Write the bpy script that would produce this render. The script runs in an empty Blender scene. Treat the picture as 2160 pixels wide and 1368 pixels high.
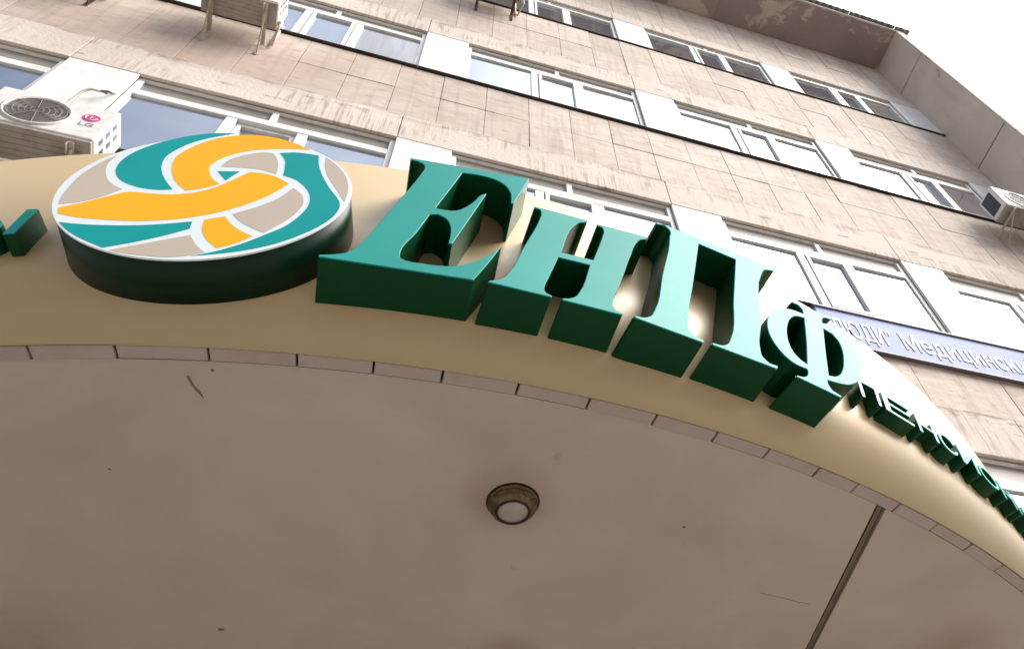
import bpy, bmesh, math, random
from mathutils import Vector, Matrix
random.seed(7)
C = bpy.context.scene.collection
SC = bpy.context.scene
EYE = 1.6                                    # camera height; every z below is metres above the eye unless it says otherwise

# ------------------------------------------------------------------ camera
cam_d = bpy.data.cameras.new('camera'); cam = bpy.data.objects.new('camera', cam_d); C.objects.link(cam)
cam_d.sensor_fit = 'HORIZONTAL'; cam_d.sensor_width = 36.0; cam_d.lens = 30.257
cam_d.shift_x = -0.11915; cam_d.shift_y = -0.02075
cam_d.clip_start = 0.05; cam_d.clip_end = 2000
_r = Vector((0.94496, -0.30807, -0.11021)); _d = Vector((0.19846, 0.80749, -0.55550)); _f = Vector((0.26013, 0.50305, 0.82418))
M = Matrix(((_r.x, -_d.x, -_f.x, 0), (_r.y, -_d.y, -_f.y, 0), (_r.z, -_d.z, -_f.z, EYE), (0, 0, 0, 1)))
cam.matrix_world = M
SC.camera = cam

# ------------------------------------------------------------------ sky, sun, exposure
SUN_EL, SUN_AZ = math.radians(46), math.radians(123)      # azimuth clockwise from +Y (the facade looks towards -Y)
w = bpy.data.worlds.new('World'); SC.world = w; w.use_nodes = True
nt = w.node_tree; bg = nt.nodes['Background']
sky = nt.nodes.new('ShaderNodeTexSky'); sky.sky_type = 'NISHITA'; sky.sun_disc = False
sky.sun_elevation = SUN_EL; sky.sun_rotation = SUN_AZ; sky.dust_density = 1.5; sky.air_density = 1.0; sky.ozone_density = 1.5
tc = nt.nodes.new('ShaderNodeTexCoord'); cl = nt.nodes.new('ShaderNodeTexNoise'); cl.inputs['Scale'].default_value = 2.2; cl.inputs['Detail'].default_value = 4
_cv = Vector((0.60, -0.16, 0.78))                  # the brightest cloud stands to the right, above the street
dt_ = nt.nodes.new('ShaderNodeVectorMath'); dt_.operation = 'DOT_PRODUCT'; dt_.inputs[1].default_value = _cv
ad = nt.nodes.new('ShaderNodeMath'); ad.operation = 'MULTIPLY_ADD'; ad.inputs[1].default_value = 0.22
rp = nt.nodes.new('ShaderNodeValToRGB'); _e = rp.color_ramp.elements; _e.new(0.5)
for _q, (_p, _c) in zip(_e, ((0.60, .09), (0.88, .36), (1.04, 1.0))): _q.position = _p; _q.color = (_c, _c, _c, 1)
mx = nt.nodes.new('ShaderNodeMixRGB'); mx.inputs[2].default_value = (19.0, 19.0, 19.3, 1)     # thin bright cloud, thicker towards the sun
nt.links.new(tc.outputs['Generated'], dt_.inputs[0]); nt.links.new(tc.outputs['Generated'], cl.inputs['Vector'])
nt.links.new(cl.outputs['Fac'], ad.inputs[0]); nt.links.new(dt_.outputs['Value'], ad.inputs[2]); nt.links.new(ad.outputs[0], rp.inputs['Fac']); nt.links.new(rp.outputs['Color'], mx.inputs[0])
nt.links.new(sky.outputs['Color'], mx.inputs[1]); nt.links.new(mx.outputs['Color'], bg.inputs['Color'])
bg.inputs['Strength'].default_value = 0.068

sd = bpy.data.lights.new('sun', 'SUN'); sun = bpy.data.objects.new('sun', sd); C.objects.link(sun)
sd.energy = 2.8; sd.angle = math.radians(36); sd.color = (1.0, 0.95, 0.88)
_sv = Vector((math.sin(SUN_AZ) * math.cos(SUN_EL), math.cos(SUN_AZ) * math.cos(SUN_EL), math.sin(SUN_EL)))
sun.rotation_euler = _sv.to_track_quat('Z', 'Y').to_euler(); sun.location = (8, -10, 20)
vs = SC.view_settings; vs.view_transform = 'Standard'; vs.look = 'None'; vs.gamma = 1; vs.use_curve_mapping = False
vs.exposure = 1.15
SC.render.engine = 'CYCLES'; SC.cycles.max_bounces = 8; SC.cycles.diffuse_bounces = 5; SC.cycles.glossy_bounces = 4

# ------------------------------------------------------------------ traced outlines, metres on the front plane of each piece: (bearing on the canopy arc, outline, holes)
LETTERS = {
 'E': (-0.05493, [(-0.3157, 2.2553), (-0.3137, 2.2449), (0.1354, 2.2521), (0.1438, 2.2743), (0.1522, 2.2966), (0.1607, 2.3188), (0.1689, 2.341), (0.177, 2.3634), (0.1854, 2.3879), (0.1936, 2.4125), (0.2016, 2.4371), (0.2096, 2.4618), (0.2177, 2.4864), (0.2091, 2.4695), (0.2006, 2.4526), (0.1914, 2.4361), (0.1816, 2.4201), (0.1712, 2.4045), (0.1599, 2.3895), (0.15, 2.3779), (0.1396, 2.3668), (0.1286, 2.3562), (0.1173, 2.346), (0.1041, 2.3343), (0.0903, 2.3232), (0.0755, 2.3143), (0.0596, 2.3084), (0.0428, 2.3045), (0.0257, 2.3016), (0.0067, 2.2995), (-0.0125, 2.2986), (-0.0318, 2.2985), (-0.0515, 2.2974), (-0.0701, 2.2998), (-0.0806, 2.3064), (-0.0907, 2.3144), (-0.0918, 2.3304), (-0.0924, 2.3462), (-0.0896, 2.3734), (-0.083, 2.4002), (-0.0741, 2.4267), (-0.0649, 2.4532), (-0.0569, 2.4799), (-0.0504, 2.5066), (-0.0442, 2.5335), (-0.038, 2.5603), (-0.0319, 2.5872), (-0.0257, 2.6141), (0.0011, 2.6242), (0.0152, 2.6161), (0.0279, 2.6069), (0.0361, 2.5943), (0.0415, 2.5794), (0.0455, 2.5641), (0.0487, 2.5462), (0.0499, 2.5277), (0.0504, 2.5093), (0.0503, 2.4927), (0.0495, 2.476), (0.0483, 2.4594), (0.0473, 2.4428), (0.0593, 2.4468), (0.0682, 2.4827), (0.0772, 2.5185), (0.0861, 2.5543), (0.0951, 2.5902), (0.104, 2.626), (0.1147, 2.6693), (0.1253, 2.7126), (0.136, 2.756), (0.1466, 2.7993), (0.1573, 2.8426), (0.1508, 2.8376), (0.1446, 2.8324), (0.1341, 2.8176), (0.1274, 2.7999), (0.122, 2.7813), (0.1154, 2.7634), (0.1088, 2.7493), (0.1021, 2.7353), (0.0949, 2.7216), (0.0868, 2.7084), (0.0782, 2.6956), (0.069, 2.6832), (0.058, 2.6736), (0.0396, 2.6665), (0.0196, 2.6636), (0.0045, 2.6643), (-0.0107, 2.666), (0.0635, 2.9768), (0.0825, 2.9789), (0.1016, 2.9814), (0.1207, 2.983), (0.1395, 2.9823), (0.1561, 2.9799), (0.1726, 2.9762), (0.1879, 2.9701), (0.2005, 2.9621), (0.2121, 2.9522), (0.222, 2.941), (0.2311, 2.9256), (0.2376, 2.9085), (0.2426, 2.8909), (0.2459, 2.8734), (0.2471, 2.8553), (0.2471, 2.837), (0.2468, 2.8186), (0.2471, 2.8004), (0.2564, 2.804), (0.3158, 3.036), (-0.1299, 3.0188), (-0.1261, 3.0036), (-0.1116, 3.0037), (-0.098, 3.0018), (-0.0868, 2.9953), (-0.078, 2.9862), (-0.0736, 2.9715), (-0.0729, 2.9552), (-0.0739, 2.9396), (-0.077, 2.924), (-0.0801, 2.9085), (-0.0873, 2.8699), (-0.0956, 2.8316), (-0.1045, 2.7934), (-0.1137, 2.7552), (-0.1228, 2.7171), (-0.1305, 2.6843), (-0.1384, 2.6516), (-0.1463, 2.619), (-0.1543, 2.5863), (-0.1622, 2.5537), (-0.1701, 2.5204), (-0.1779, 2.487), (-0.1857, 2.4537), (-0.194, 2.4205), (-0.2031, 2.3876), (-0.2076, 2.3709), (-0.2119, 2.354), (-0.2169, 2.3375), (-0.2237, 2.3218), (-0.233, 2.3049), (-0.2446, 2.2898), (-0.2587, 2.2794), (-0.2744, 2.271), (-0.2878, 2.2651), (-0.3017, 2.2602)], []),
 'N': (0.04162, [(-0.3045, 2.2524), (-0.3025, 2.2438), (-0.1034, 2.2455), (-0.102, 2.2556), (-0.1209, 2.2633), (-0.1241, 2.2732), (-0.1265, 2.2832), (-0.1258, 2.2968), (-0.1232, 2.3105), (-0.1185, 2.3294), (-0.113, 2.3481), (-0.1046, 2.3792), (-0.0963, 2.4103), (-0.0881, 2.4414), (-0.0798, 2.4725), (-0.0715, 2.5036), (0.0412, 2.5063), (0.0326, 2.4693), (0.0247, 2.432), (0.0165, 2.3948), (0.0067, 2.3583), (-0.0059, 2.3226), (-0.0109, 2.3093), (-0.0161, 2.296), (-0.0231, 2.2841), (-0.0337, 2.2727), (-0.0463, 2.2634), (-0.0572, 2.2589), (-0.0686, 2.2553), (-0.0672, 2.2452), (0.1305, 2.2422), (0.1355, 2.2536), (0.1135, 2.2604), (0.1084, 2.2728), (0.1046, 2.2853), (0.1046, 2.2989), (0.1073, 2.3128), (0.1105, 2.3266), (0.1153, 2.3472), (0.1215, 2.3675), (0.1284, 2.3876), (0.1355, 2.4077), (0.1421, 2.4279), (0.1557, 2.4739), (0.1688, 2.5201), (0.1817, 2.5663), (0.1948, 2.6124), (0.2087, 2.6583), (0.2143, 2.6776), (0.2197, 2.6972), (0.2253, 2.7166), (0.2317, 2.7356), (0.2395, 2.7541), (0.2461, 2.7684), (0.2533, 2.7825), (0.2624, 2.7948), (0.2802, 2.8052), (0.2945, 2.8172), (0.2959, 2.8243), (0.2965, 2.8319), (0.0926, 2.8252), (0.0915, 2.8117), (0.111, 2.8093), (0.1136, 2.7956), (0.1152, 2.7818), (0.1124, 2.7632), (0.1077, 2.7446), (0.0986, 2.7047), (0.0884, 2.665), (0.0777, 2.6255), (0.0668, 2.5861), (0.0563, 2.5465), (-0.0601, 2.5423), (-0.0498, 2.5872), (-0.0413, 2.6328), (-0.0319, 2.6781), (-0.019, 2.7218), (-0.0001, 2.7628), (0.007, 2.7755), (0.0144, 2.7881), (0.0234, 2.7991), (0.0395, 2.8085), (0.0528, 2.8193), (0.0547, 2.826), (0.056, 2.8331), (-0.1498, 2.8302), (-0.1492, 2.8175), (-0.1291, 2.8158), (-0.1264, 2.802), (-0.1246, 2.7881), (-0.1266, 2.7696), (-0.1304, 2.7511), (-0.1397, 2.7049), (-0.1511, 2.6592), (-0.1637, 2.6138), (-0.1767, 2.5685), (-0.1892, 2.523), (-0.1987, 2.4841), (-0.2075, 2.4449), (-0.2167, 2.4059), (-0.2274, 2.3674), (-0.2408, 2.3299), (-0.2459, 2.3164), (-0.2512, 2.3029), (-0.2581, 2.2905), (-0.2677, 2.2787), (-0.2788, 2.2683), (-0.2913, 2.26)], []),
 'P': (0.15401, [(-0.3991, 2.2362), (-0.3954, 2.2247), (-0.1449, 2.2188), (-0.14, 2.2347), (-0.1752, 2.2425), (-0.181, 2.2549), (-0.1867, 2.2673), (-0.1908, 2.2799), (-0.1914, 2.2991), (-0.1873, 2.3188), (-0.1813, 2.3387), (-0.176, 2.3584), (-0.1651, 2.4059), (-0.1527, 2.453), (-0.1394, 2.4999), (-0.1258, 2.5468), (-0.1128, 2.5938), (-0.0935, 2.666), (-0.0742, 2.7383), (-0.055, 2.8105), (-0.0358, 2.8828), (-0.0166, 2.955), (0.1565, 2.9463), (0.1379, 2.8776), (0.1193, 2.8088), (0.1006, 2.7401), (0.0819, 2.6714), (0.063, 2.6027), (0.0483, 2.5433), (0.0351, 2.4833), (0.021, 2.4236), (0.0036, 2.3652), (-0.0195, 2.3092), (-0.0264, 2.2936), (-0.0336, 2.2782), (-0.043, 2.2647), (-0.0561, 2.2527), (-0.0712, 2.2439), (-0.0889, 2.2413), (-0.1075, 2.2411), (-0.109, 2.227), (0.1437, 2.219), (0.1546, 2.2398), (0.1195, 2.2385), (0.108, 2.2509), (0.099, 2.2641), (0.0973, 2.2772), (0.0991, 2.2914), (0.1012, 2.3055), (0.1073, 2.3425), (0.1173, 2.3789), (0.1295, 2.4149), (0.1422, 2.4508), (0.1538, 2.4869), (0.1747, 2.5711), (0.1927, 2.6564), (0.2118, 2.7413), (0.2363, 2.8239), (0.2704, 2.9025), (0.2774, 2.917), (0.2845, 2.9318), (0.2923, 2.9458), (0.3019, 2.958), (0.3163, 2.967), (0.3336, 2.9733), (0.3499, 2.9802), (0.3613, 2.9911), (0.3653, 3.0027), (0.3683, 3.015), (-0.2047, 3.0019), (-0.2041, 2.9846), (-0.166, 3.0006), (-0.1567, 2.9893), (-0.1489, 2.9777), (-0.1461, 2.9615), (-0.149, 2.9438), (-0.1542, 2.9256), (-0.1586, 2.9077), (-0.1712, 2.8417), (-0.1871, 2.7763), (-0.2051, 2.7113), (-0.2237, 2.6465), (-0.2416, 2.5815), (-0.2544, 2.5278), (-0.2662, 2.4738), (-0.2787, 2.4199), (-0.2936, 2.367), (-0.3127, 2.3155), (-0.3189, 2.2993), (-0.3255, 2.2833), (-0.3343, 2.269), (-0.3482, 2.2548), (-0.3647, 2.244), (-0.3815, 2.2393)], []),
 'F': (0.24158, [(-0.2147, 2.2246), (-0.2155, 2.2156), (-0.0159, 2.2098), (-0.0109, 2.2221), (-0.0493, 2.2341), (-0.0536, 2.2465), (-0.0564, 2.2589), (-0.0537, 2.275), (-0.0487, 2.2911), (-0.0315, 2.295), (-0.0144, 2.2988), (0.0026, 2.3033), (0.0177, 2.3079), (0.0327, 2.3129), (0.0473, 2.3186), (0.0614, 2.3252), (0.0754, 2.3334), (0.0888, 2.3427), (0.1017, 2.3528), (0.114, 2.3636), (0.1258, 2.3748), (0.1394, 2.3893), (0.1521, 2.4049), (0.1639, 2.4212), (0.175, 2.438), (0.1854, 2.4551), (0.1949, 2.4719), (0.2036, 2.4893), (0.2117, 2.507), (0.2191, 2.5251), (0.2259, 2.5432), (0.2314, 2.5589), (0.2367, 2.5749), (0.2413, 2.5909), (0.245, 2.6071), (0.2473, 2.6234), (0.2484, 2.6396), (0.2486, 2.6561), (0.2475, 2.6723), (0.2444, 2.688), (0.2395, 2.7039), (0.2328, 2.7193), (0.2236, 2.7324), (0.2124, 2.742), (0.199, 2.7496), (0.1849, 2.7551), (0.1661, 2.7585), (0.1469, 2.7583), (0.1302, 2.7538), (0.1139, 2.7461), (0.0976, 2.7385), (0.1021, 2.7519), (0.1066, 2.7654), (0.1127, 2.7779), (0.1208, 2.7895), (0.1304, 2.7995), (0.1451, 2.8055), (0.1618, 2.8086), (0.1751, 2.8157), (0.1805, 2.8242), (0.1851, 2.8336), (-0.0402, 2.8039), (-0.0434, 2.791), (-0.0103, 2.7959), (-0.0028, 2.7856), (0.0031, 2.775), (0.0036, 2.7622), (0.0001, 2.7486), (-0.0034, 2.735), (-0.0189, 2.733), (-0.0345, 2.7309), (-0.0498, 2.7278), (-0.068, 2.7225), (-0.0857, 2.7158), (-0.0994, 2.7093), (-0.1127, 2.7018), (-0.1255, 2.6935), (-0.1377, 2.6846), (-0.1526, 2.6716), (-0.1665, 2.6572), (-0.1795, 2.6419), (-0.1919, 2.6263), (-0.2021, 2.6129), (-0.2119, 2.5991), (-0.2212, 2.5849), (-0.2298, 2.5704), (-0.2376, 2.5554), (-0.2451, 2.5386), (-0.2518, 2.5213), (-0.2575, 2.5037), (-0.2621, 2.4859), (-0.2652, 2.4704), (-0.2677, 2.4546), (-0.2692, 2.4388), (-0.2692, 2.4232), (-0.2674, 2.4043), (-0.2637, 2.3856), (-0.2582, 2.3675), (-0.252, 2.352), (-0.2444, 2.337), (-0.2347, 2.324), (-0.2244, 2.3147), (-0.2126, 2.3067), (-0.2002, 2.3009), (-0.1857, 2.298), (-0.1702, 2.2984), (-0.1544, 2.3001), (-0.1387, 2.3012), (-0.1402, 2.2906), (-0.1424, 2.2802), (-0.1477, 2.2676), (-0.1551, 2.2558), (-0.1642, 2.2458), (-0.1773, 2.2367), (-0.1921, 2.23), (-0.2033, 2.227)], [[(-0.0103, 2.7035), (-0.0272, 2.6975), (-0.0442, 2.6915), (-0.0597, 2.6834), (-0.0729, 2.6726), (-0.0848, 2.6599), (-0.0958, 2.6465), (-0.1055, 2.6332), (-0.1143, 2.6191), (-0.1222, 2.6044), (-0.1297, 2.5894), (-0.1368, 2.5743), (-0.1436, 2.559), (-0.1501, 2.5434), (-0.156, 2.5275), (-0.1613, 2.5115), (-0.1659, 2.4953), (-0.1704, 2.4775), (-0.1743, 2.4595), (-0.1771, 2.4413), (-0.1781, 2.4232), (-0.1781, 2.4053), (-0.1767, 2.3874), (-0.1716, 2.371), (-0.1628, 2.3576), (-0.1513, 2.3465), (-0.1392, 2.3406), (-0.1262, 2.3359), (-0.1143, 2.371), (-0.1023, 2.406), (-0.0904, 2.4411), (-0.0786, 2.4762), (-0.0672, 2.5114), (-0.0554, 2.5497), (-0.0439, 2.5881), (-0.0327, 2.6266), (-0.0215, 2.665)], [(0.0854, 2.6922), (0.1281, 2.6825), (0.1346, 2.6699), (0.1411, 2.6572), (0.1457, 2.6443), (0.147, 2.6254), (0.1446, 2.6058), (0.1411, 2.5864), (0.1376, 2.5697), (0.1329, 2.5531), (0.1275, 2.5367), (0.1215, 2.5205), (0.1154, 2.5045), (0.1089, 2.4882), (0.1021, 2.4721), (0.0949, 2.4562), (0.0871, 2.4406), (0.0786, 2.4254), (0.0702, 2.4114), (0.0615, 2.3975), (0.0519, 2.3842), (0.0414, 2.3719), (0.0295, 2.3601), (0.0166, 2.3491), (0.0026, 2.3402), (-0.0122, 2.3342), (-0.0275, 2.3291), (-0.0171, 2.3638), (-0.0068, 2.3984), (0.0036, 2.4331), (0.014, 2.4677), (0.0246, 2.5023), (0.0366, 2.5404), (0.0487, 2.5783), (0.0609, 2.6163), (0.0732, 2.6542)]]),
}
INLAYS = {
 'beigeA': [(-0.3874, -0.142), (-0.3914, -0.1245), (-0.3955, -0.1069), (-0.3987, -0.0893), (-0.4006, -0.0734), (-0.4018, -0.0575), (-0.4025, -0.0415), (-0.4031, -0.0255), (-0.4039, -0.0063), (-0.4044, 0.013), (-0.4043, 0.0322), (-0.403, 0.0513), (-0.4008, 0.0686), (-0.3977, 0.0859), (-0.3939, 0.1031), (-0.3896, 0.1201), (-0.3857, 0.1349), (-0.3814, 0.1497), (-0.3765, 0.1643), (-0.3707, 0.1784), (-0.3647, 0.1903), (-0.358, 0.2019), (-0.3513, 0.2135), (-0.3527, 0.1971), (-0.3545, 0.1806), (-0.3556, 0.1643), (-0.3552, 0.1481), (-0.3523, 0.1286), (-0.3476, 0.1093), (-0.3414, 0.0903), (-0.3341, 0.0719), (-0.3278, 0.0578), (-0.3208, 0.0441), (-0.3127, 0.0311), (-0.3021, 0.0174), (-0.2902, 0.0047), (-0.2773, -0.0069), (-0.2646, -0.016), (-0.2516, -0.0246), (-0.2606, -0.0389), (-0.2694, -0.0534), (-0.2786, -0.0675), (-0.289, -0.0807), (-0.2997, -0.092), (-0.3112, -0.1028), (-0.3235, -0.1127), (-0.3364, -0.1213), (-0.3527, -0.1293), (-0.37, -0.1356)],
 'tealB': [(-0.3105, 0.0863), (-0.3163, 0.1021), (-0.3206, 0.1187), (-0.3235, 0.1356), (-0.3251, 0.1525), (-0.3252, 0.1739), (-0.3232, 0.1955), (-0.3192, 0.2168), (-0.3134, 0.2375), (-0.3068, 0.2551), (-0.2987, 0.2722), (-0.2895, 0.2889), (-0.2796, 0.305), (-0.2695, 0.3199), (-0.2586, 0.3342), (-0.2471, 0.348), (-0.2349, 0.3613), (-0.2213, 0.3748), (-0.2069, 0.3878), (-0.1919, 0.3999), (-0.1761, 0.4109), (-0.1626, 0.4192), (-0.1485, 0.4269), (-0.134, 0.4337), (-0.1192, 0.4396), (-0.1006, 0.4451), (-0.0813, 0.449), (-0.0618, 0.4521), (-0.0424, 0.4556), (-0.0572, 0.4445), (-0.0722, 0.4334), (-0.0869, 0.4221), (-0.1011, 0.4102), (-0.1166, 0.3963), (-0.1318, 0.382), (-0.1459, 0.3668), (-0.1584, 0.3505), (-0.1673, 0.3358), (-0.1751, 0.3203), (-0.182, 0.3043), (-0.1882, 0.2881), (-0.1947, 0.2692), (-0.2002, 0.2498), (-0.2034, 0.2302), (-0.2037, 0.2105), (-0.2019, 0.1907), (-0.1987, 0.1711), (-0.1949, 0.1543), (-0.1899, 0.1376), (-0.1841, 0.1211), (-0.1776, 0.105), (-0.1703, 0.089), (-0.1622, 0.0734), (-0.1535, 0.0581), (-0.1445, 0.0429), (-0.1361, 0.0296), (-0.1273, 0.0166), (-0.1183, 0.0036), (-0.1095, -0.0094), (-0.1286, -0.0135), (-0.1477, -0.0164), (-0.1629, -0.0163), (-0.1781, -0.0147), (-0.193, -0.0117), (-0.2086, -0.007), (-0.2239, -0.0008), (-0.2385, 0.0067), (-0.2508, 0.0139), (-0.2625, 0.022), (-0.2733, 0.031), (-0.2846, 0.0431), (-0.2947, 0.0567), (-0.3033, 0.0713)],
 'orangeC': [(-0.0699, -0.0117), (-0.0805, 0.0002), (-0.0912, 0.0119), (-0.1016, 0.0239), (-0.1112, 0.0365), (-0.1205, 0.0512), (-0.129, 0.0666), (-0.1367, 0.0824), (-0.1438, 0.0985), (-0.1502, 0.1145), (-0.156, 0.1309), (-0.1611, 0.1476), (-0.1651, 0.1643), (-0.1685, 0.1818), (-0.1711, 0.1996), (-0.1725, 0.2174), (-0.1719, 0.235), (-0.1693, 0.2515), (-0.1649, 0.268), (-0.1594, 0.2842), (-0.1533, 0.3), (-0.1454, 0.3186), (-0.1366, 0.3368), (-0.1265, 0.3544), (-0.115, 0.3707), (-0.1019, 0.3861), (-0.0873, 0.4006), (-0.0714, 0.4136), (-0.0547, 0.4248), (-0.0383, 0.4337), (-0.0209, 0.4412), (-0.0029, 0.447), (0.0152, 0.4504), (0.035, 0.451), (0.0552, 0.4488), (0.0753, 0.4446), (0.0948, 0.4393), (0.1141, 0.4325), (0.133, 0.4242), (0.1514, 0.4146), (0.1692, 0.4043), (0.1872, 0.3923), (0.2045, 0.3791), (0.2214, 0.3654), (0.2385, 0.352), (0.2223, 0.3523), (0.2062, 0.3525), (0.1901, 0.3521), (0.1729, 0.3506), (0.1557, 0.3481), (0.1386, 0.345), (0.1217, 0.3412), (0.1026, 0.3366), (0.0835, 0.3314), (0.065, 0.325), (0.0476, 0.3166), (0.0332, 0.3075), (0.0194, 0.297), (0.0065, 0.2854), (-0.0053, 0.273), (-0.0153, 0.2606), (-0.0245, 0.2473), (-0.0326, 0.2333), (-0.039, 0.2187), (-0.0443, 0.2027), (-0.0481, 0.1861), (-0.0492, 0.1695), (-0.0472, 0.1544), (-0.0429, 0.1394), (-0.0376, 0.1247), (-0.0314, 0.1101), (-0.0241, 0.0959), (-0.0158, 0.0824), (-0.0064, 0.0704), (0.0039, 0.0591), (0.0143, 0.0477), (0.002, 0.0355), (-0.0103, 0.0233), (-0.0234, 0.0124), (-0.0383, 0.0035), (-0.0541, -0.0041)],
 'beigeD': [(-0.0152, 0.1745), (-0.0123, 0.1935), (-0.0094, 0.2125), (-0.0038, 0.2301), (0.0041, 0.2433), (0.0142, 0.2556), (0.0256, 0.2669), (0.0376, 0.2771), (0.0537, 0.2896), (0.0711, 0.3004), (0.0896, 0.3066), (0.1057, 0.3068), (0.1222, 0.3054), (0.1305, 0.29), (0.1387, 0.2746), (0.1459, 0.2588), (0.1518, 0.2415), (0.1565, 0.2238), (0.1604, 0.206), (0.1631, 0.1901), (0.1649, 0.1741), (0.1665, 0.1581), (0.1682, 0.1421), (0.153, 0.1498), (0.1379, 0.1579), (0.1226, 0.1653), (0.1068, 0.1708), (0.0914, 0.1737), (0.0756, 0.1751), (0.0595, 0.1756), (0.0436, 0.1759), (0.024, 0.1758), (0.0044, 0.1751)],
 'tealE': [(-0.0165, 0.1392), (0.051, 0.1465), (0.0257, 0.0736)],
 'tealF': [(0.1439, 0.3087), (0.158, 0.3135), (0.172, 0.3183), (0.1862, 0.3217), (0.208, 0.3223), (0.23, 0.319), (0.2522, 0.314), (0.2743, 0.3098), (0.2772, 0.293), (0.2801, 0.2762), (0.2831, 0.2594), (0.2866, 0.2427), (0.2919, 0.2223), (0.2978, 0.2021), (0.3043, 0.182), (0.3112, 0.162), (0.3207, 0.1374), (0.3311, 0.113), (0.3419, 0.0888), (0.3526, 0.0646), (0.3685, 0.033), (0.3861, 0.0017), (0.4007, -0.0301), (0.4078, -0.0628), (0.4078, -0.082), (0.4059, -0.1015), (0.4022, -0.121), (0.3971, -0.1399), (0.3914, -0.1557), (0.3844, -0.1712), (0.3765, -0.1864), (0.3681, -0.2011), (0.3581, -0.217), (0.3471, -0.2324), (0.3355, -0.2472), (0.3234, -0.2616), (0.3096, -0.2771), (0.2951, -0.2921), (0.2799, -0.3063), (0.2639, -0.3194), (0.2469, -0.3316), (0.229, -0.3428), (0.2106, -0.3531), (0.1918, -0.3625), (0.1739, -0.3705), (0.1557, -0.3777), (0.1371, -0.3842), (0.1185, -0.3903), (0.1039, -0.3946), (0.0892, -0.3986), (0.0744, -0.4024), (0.0597, -0.4063), (0.0736, -0.399), (0.0875, -0.3919), (0.1014, -0.3845), (0.1147, -0.3764), (0.1296, -0.3658), (0.144, -0.3545), (0.1579, -0.3424), (0.1714, -0.33), (0.1861, -0.315), (0.2, -0.2993), (0.2135, -0.2831), (0.2268, -0.2668), (0.2382, -0.2533), (0.2496, -0.2398), (0.2604, -0.226), (0.27, -0.2115), (0.279, -0.1947), (0.2868, -0.1772), (0.2935, -0.1591), (0.2992, -0.1409), (0.3046, -0.1207), (0.3089, -0.1001), (0.3116, -0.0793), (0.3123, -0.0586), (0.311, -0.0403), (0.3081, -0.0219), (0.3039, -0.0038), (0.2984, 0.0137), (0.2918, 0.0299), (0.284, 0.0457), (0.2751, 0.0609), (0.2652, 0.0754), (0.2558, 0.0881), (0.2457, 0.1002), (0.2344, 0.1109), (0.2212, 0.1195), (0.2068, 0.1267), (0.1924, 0.1338), (0.1901, 0.1531), (0.1878, 0.1724), (0.1849, 0.1915), (0.1819, 0.2095), (0.1786, 0.2275), (0.1745, 0.2452), (0.1688, 0.2622), (0.1613, 0.2781), (0.1526, 0.2934)],
 'beigeG': [(0.3018, 0.2975), (0.3134, 0.2831), (0.3251, 0.2688), (0.3364, 0.2543), (0.3471, 0.2393), (0.3589, 0.2206), (0.3698, 0.2012), (0.3798, 0.1813), (0.3886, 0.161), (0.3955, 0.1421), (0.4015, 0.1228), (0.4066, 0.1031), (0.4106, 0.0834), (0.4132, 0.0671), (0.415, 0.0507), (0.4163, 0.0343), (0.4172, 0.0178), (0.4174, 0.0007), (0.4172, -0.0164), (0.4169, -0.0335), (0.4055, -0.0084), (0.394, 0.0167), (0.3826, 0.0418), (0.3712, 0.067), (0.3611, 0.0884), (0.3508, 0.1098), (0.341, 0.1313), (0.3322, 0.1532), (0.3259, 0.1716), (0.3201, 0.1902), (0.315, 0.209), (0.3107, 0.2279), (0.3078, 0.2451), (0.3056, 0.2626), (0.3038, 0.28)],
 'orangeH': [(-0.3792, -0.1622), (-0.3668, -0.1537), (-0.3543, -0.1452), (-0.3419, -0.1365), (-0.3299, -0.1274), (-0.3171, -0.1163), (-0.3049, -0.1046), (-0.2928, -0.0929), (-0.2802, -0.0816), (-0.2675, -0.0697), (-0.2547, -0.0574), (-0.2413, -0.0468), (-0.2267, -0.0401), (-0.2099, -0.0388), (-0.1919, -0.0409), (-0.174, -0.0427), (-0.1576, -0.0435), (-0.1412, -0.0442), (-0.1249, -0.0442), (-0.1088, -0.0428), (-0.0932, -0.04), (-0.0777, -0.0362), (-0.0626, -0.0311), (-0.0483, -0.0248), (-0.0334, -0.0158), (-0.0193, -0.0051), (-0.0061, 0.0068), (0.0061, 0.0195), (0.018, 0.0347), (0.0284, 0.0513), (0.0381, 0.0685), (0.0479, 0.0855), (0.0566, 0.1003), (0.0651, 0.1152), (0.0736, 0.1301), (0.0821, 0.1451), (0.0975, 0.1447), (0.1128, 0.1443), (0.1278, 0.1422), (0.1419, 0.1376), (0.1556, 0.1312), (0.1688, 0.1235), (0.1813, 0.1151), (0.1958, 0.1028), (0.2093, 0.0891), (0.2228, 0.0754), (0.2145, 0.0564), (0.2063, 0.0372), (0.1977, 0.0182), (0.1882, -0.0002), (0.1775, -0.0181), (0.1661, -0.0355), (0.1539, -0.0525), (0.141, -0.0688), (0.1249, -0.0873), (0.1077, -0.105), (0.0896, -0.1217), (0.0707, -0.1373), (0.0534, -0.1498), (0.0354, -0.1616), (0.0169, -0.1725), (-0.0021, -0.1822), (-0.0204, -0.1903), (-0.0392, -0.1976), (-0.0582, -0.2039), (-0.0775, -0.2094), (-0.0967, -0.2139), (-0.1162, -0.2176), (-0.1358, -0.2205), (-0.1555, -0.2225), (-0.1758, -0.2236), (-0.1961, -0.2237), (-0.2166, -0.2232), (-0.2369, -0.2222), (-0.2581, -0.221), (-0.2793, -0.2195), (-0.3003, -0.217), (-0.321, -0.213), (-0.3362, -0.2087), (-0.3512, -0.2036), (-0.3662, -0.1985)],
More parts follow.
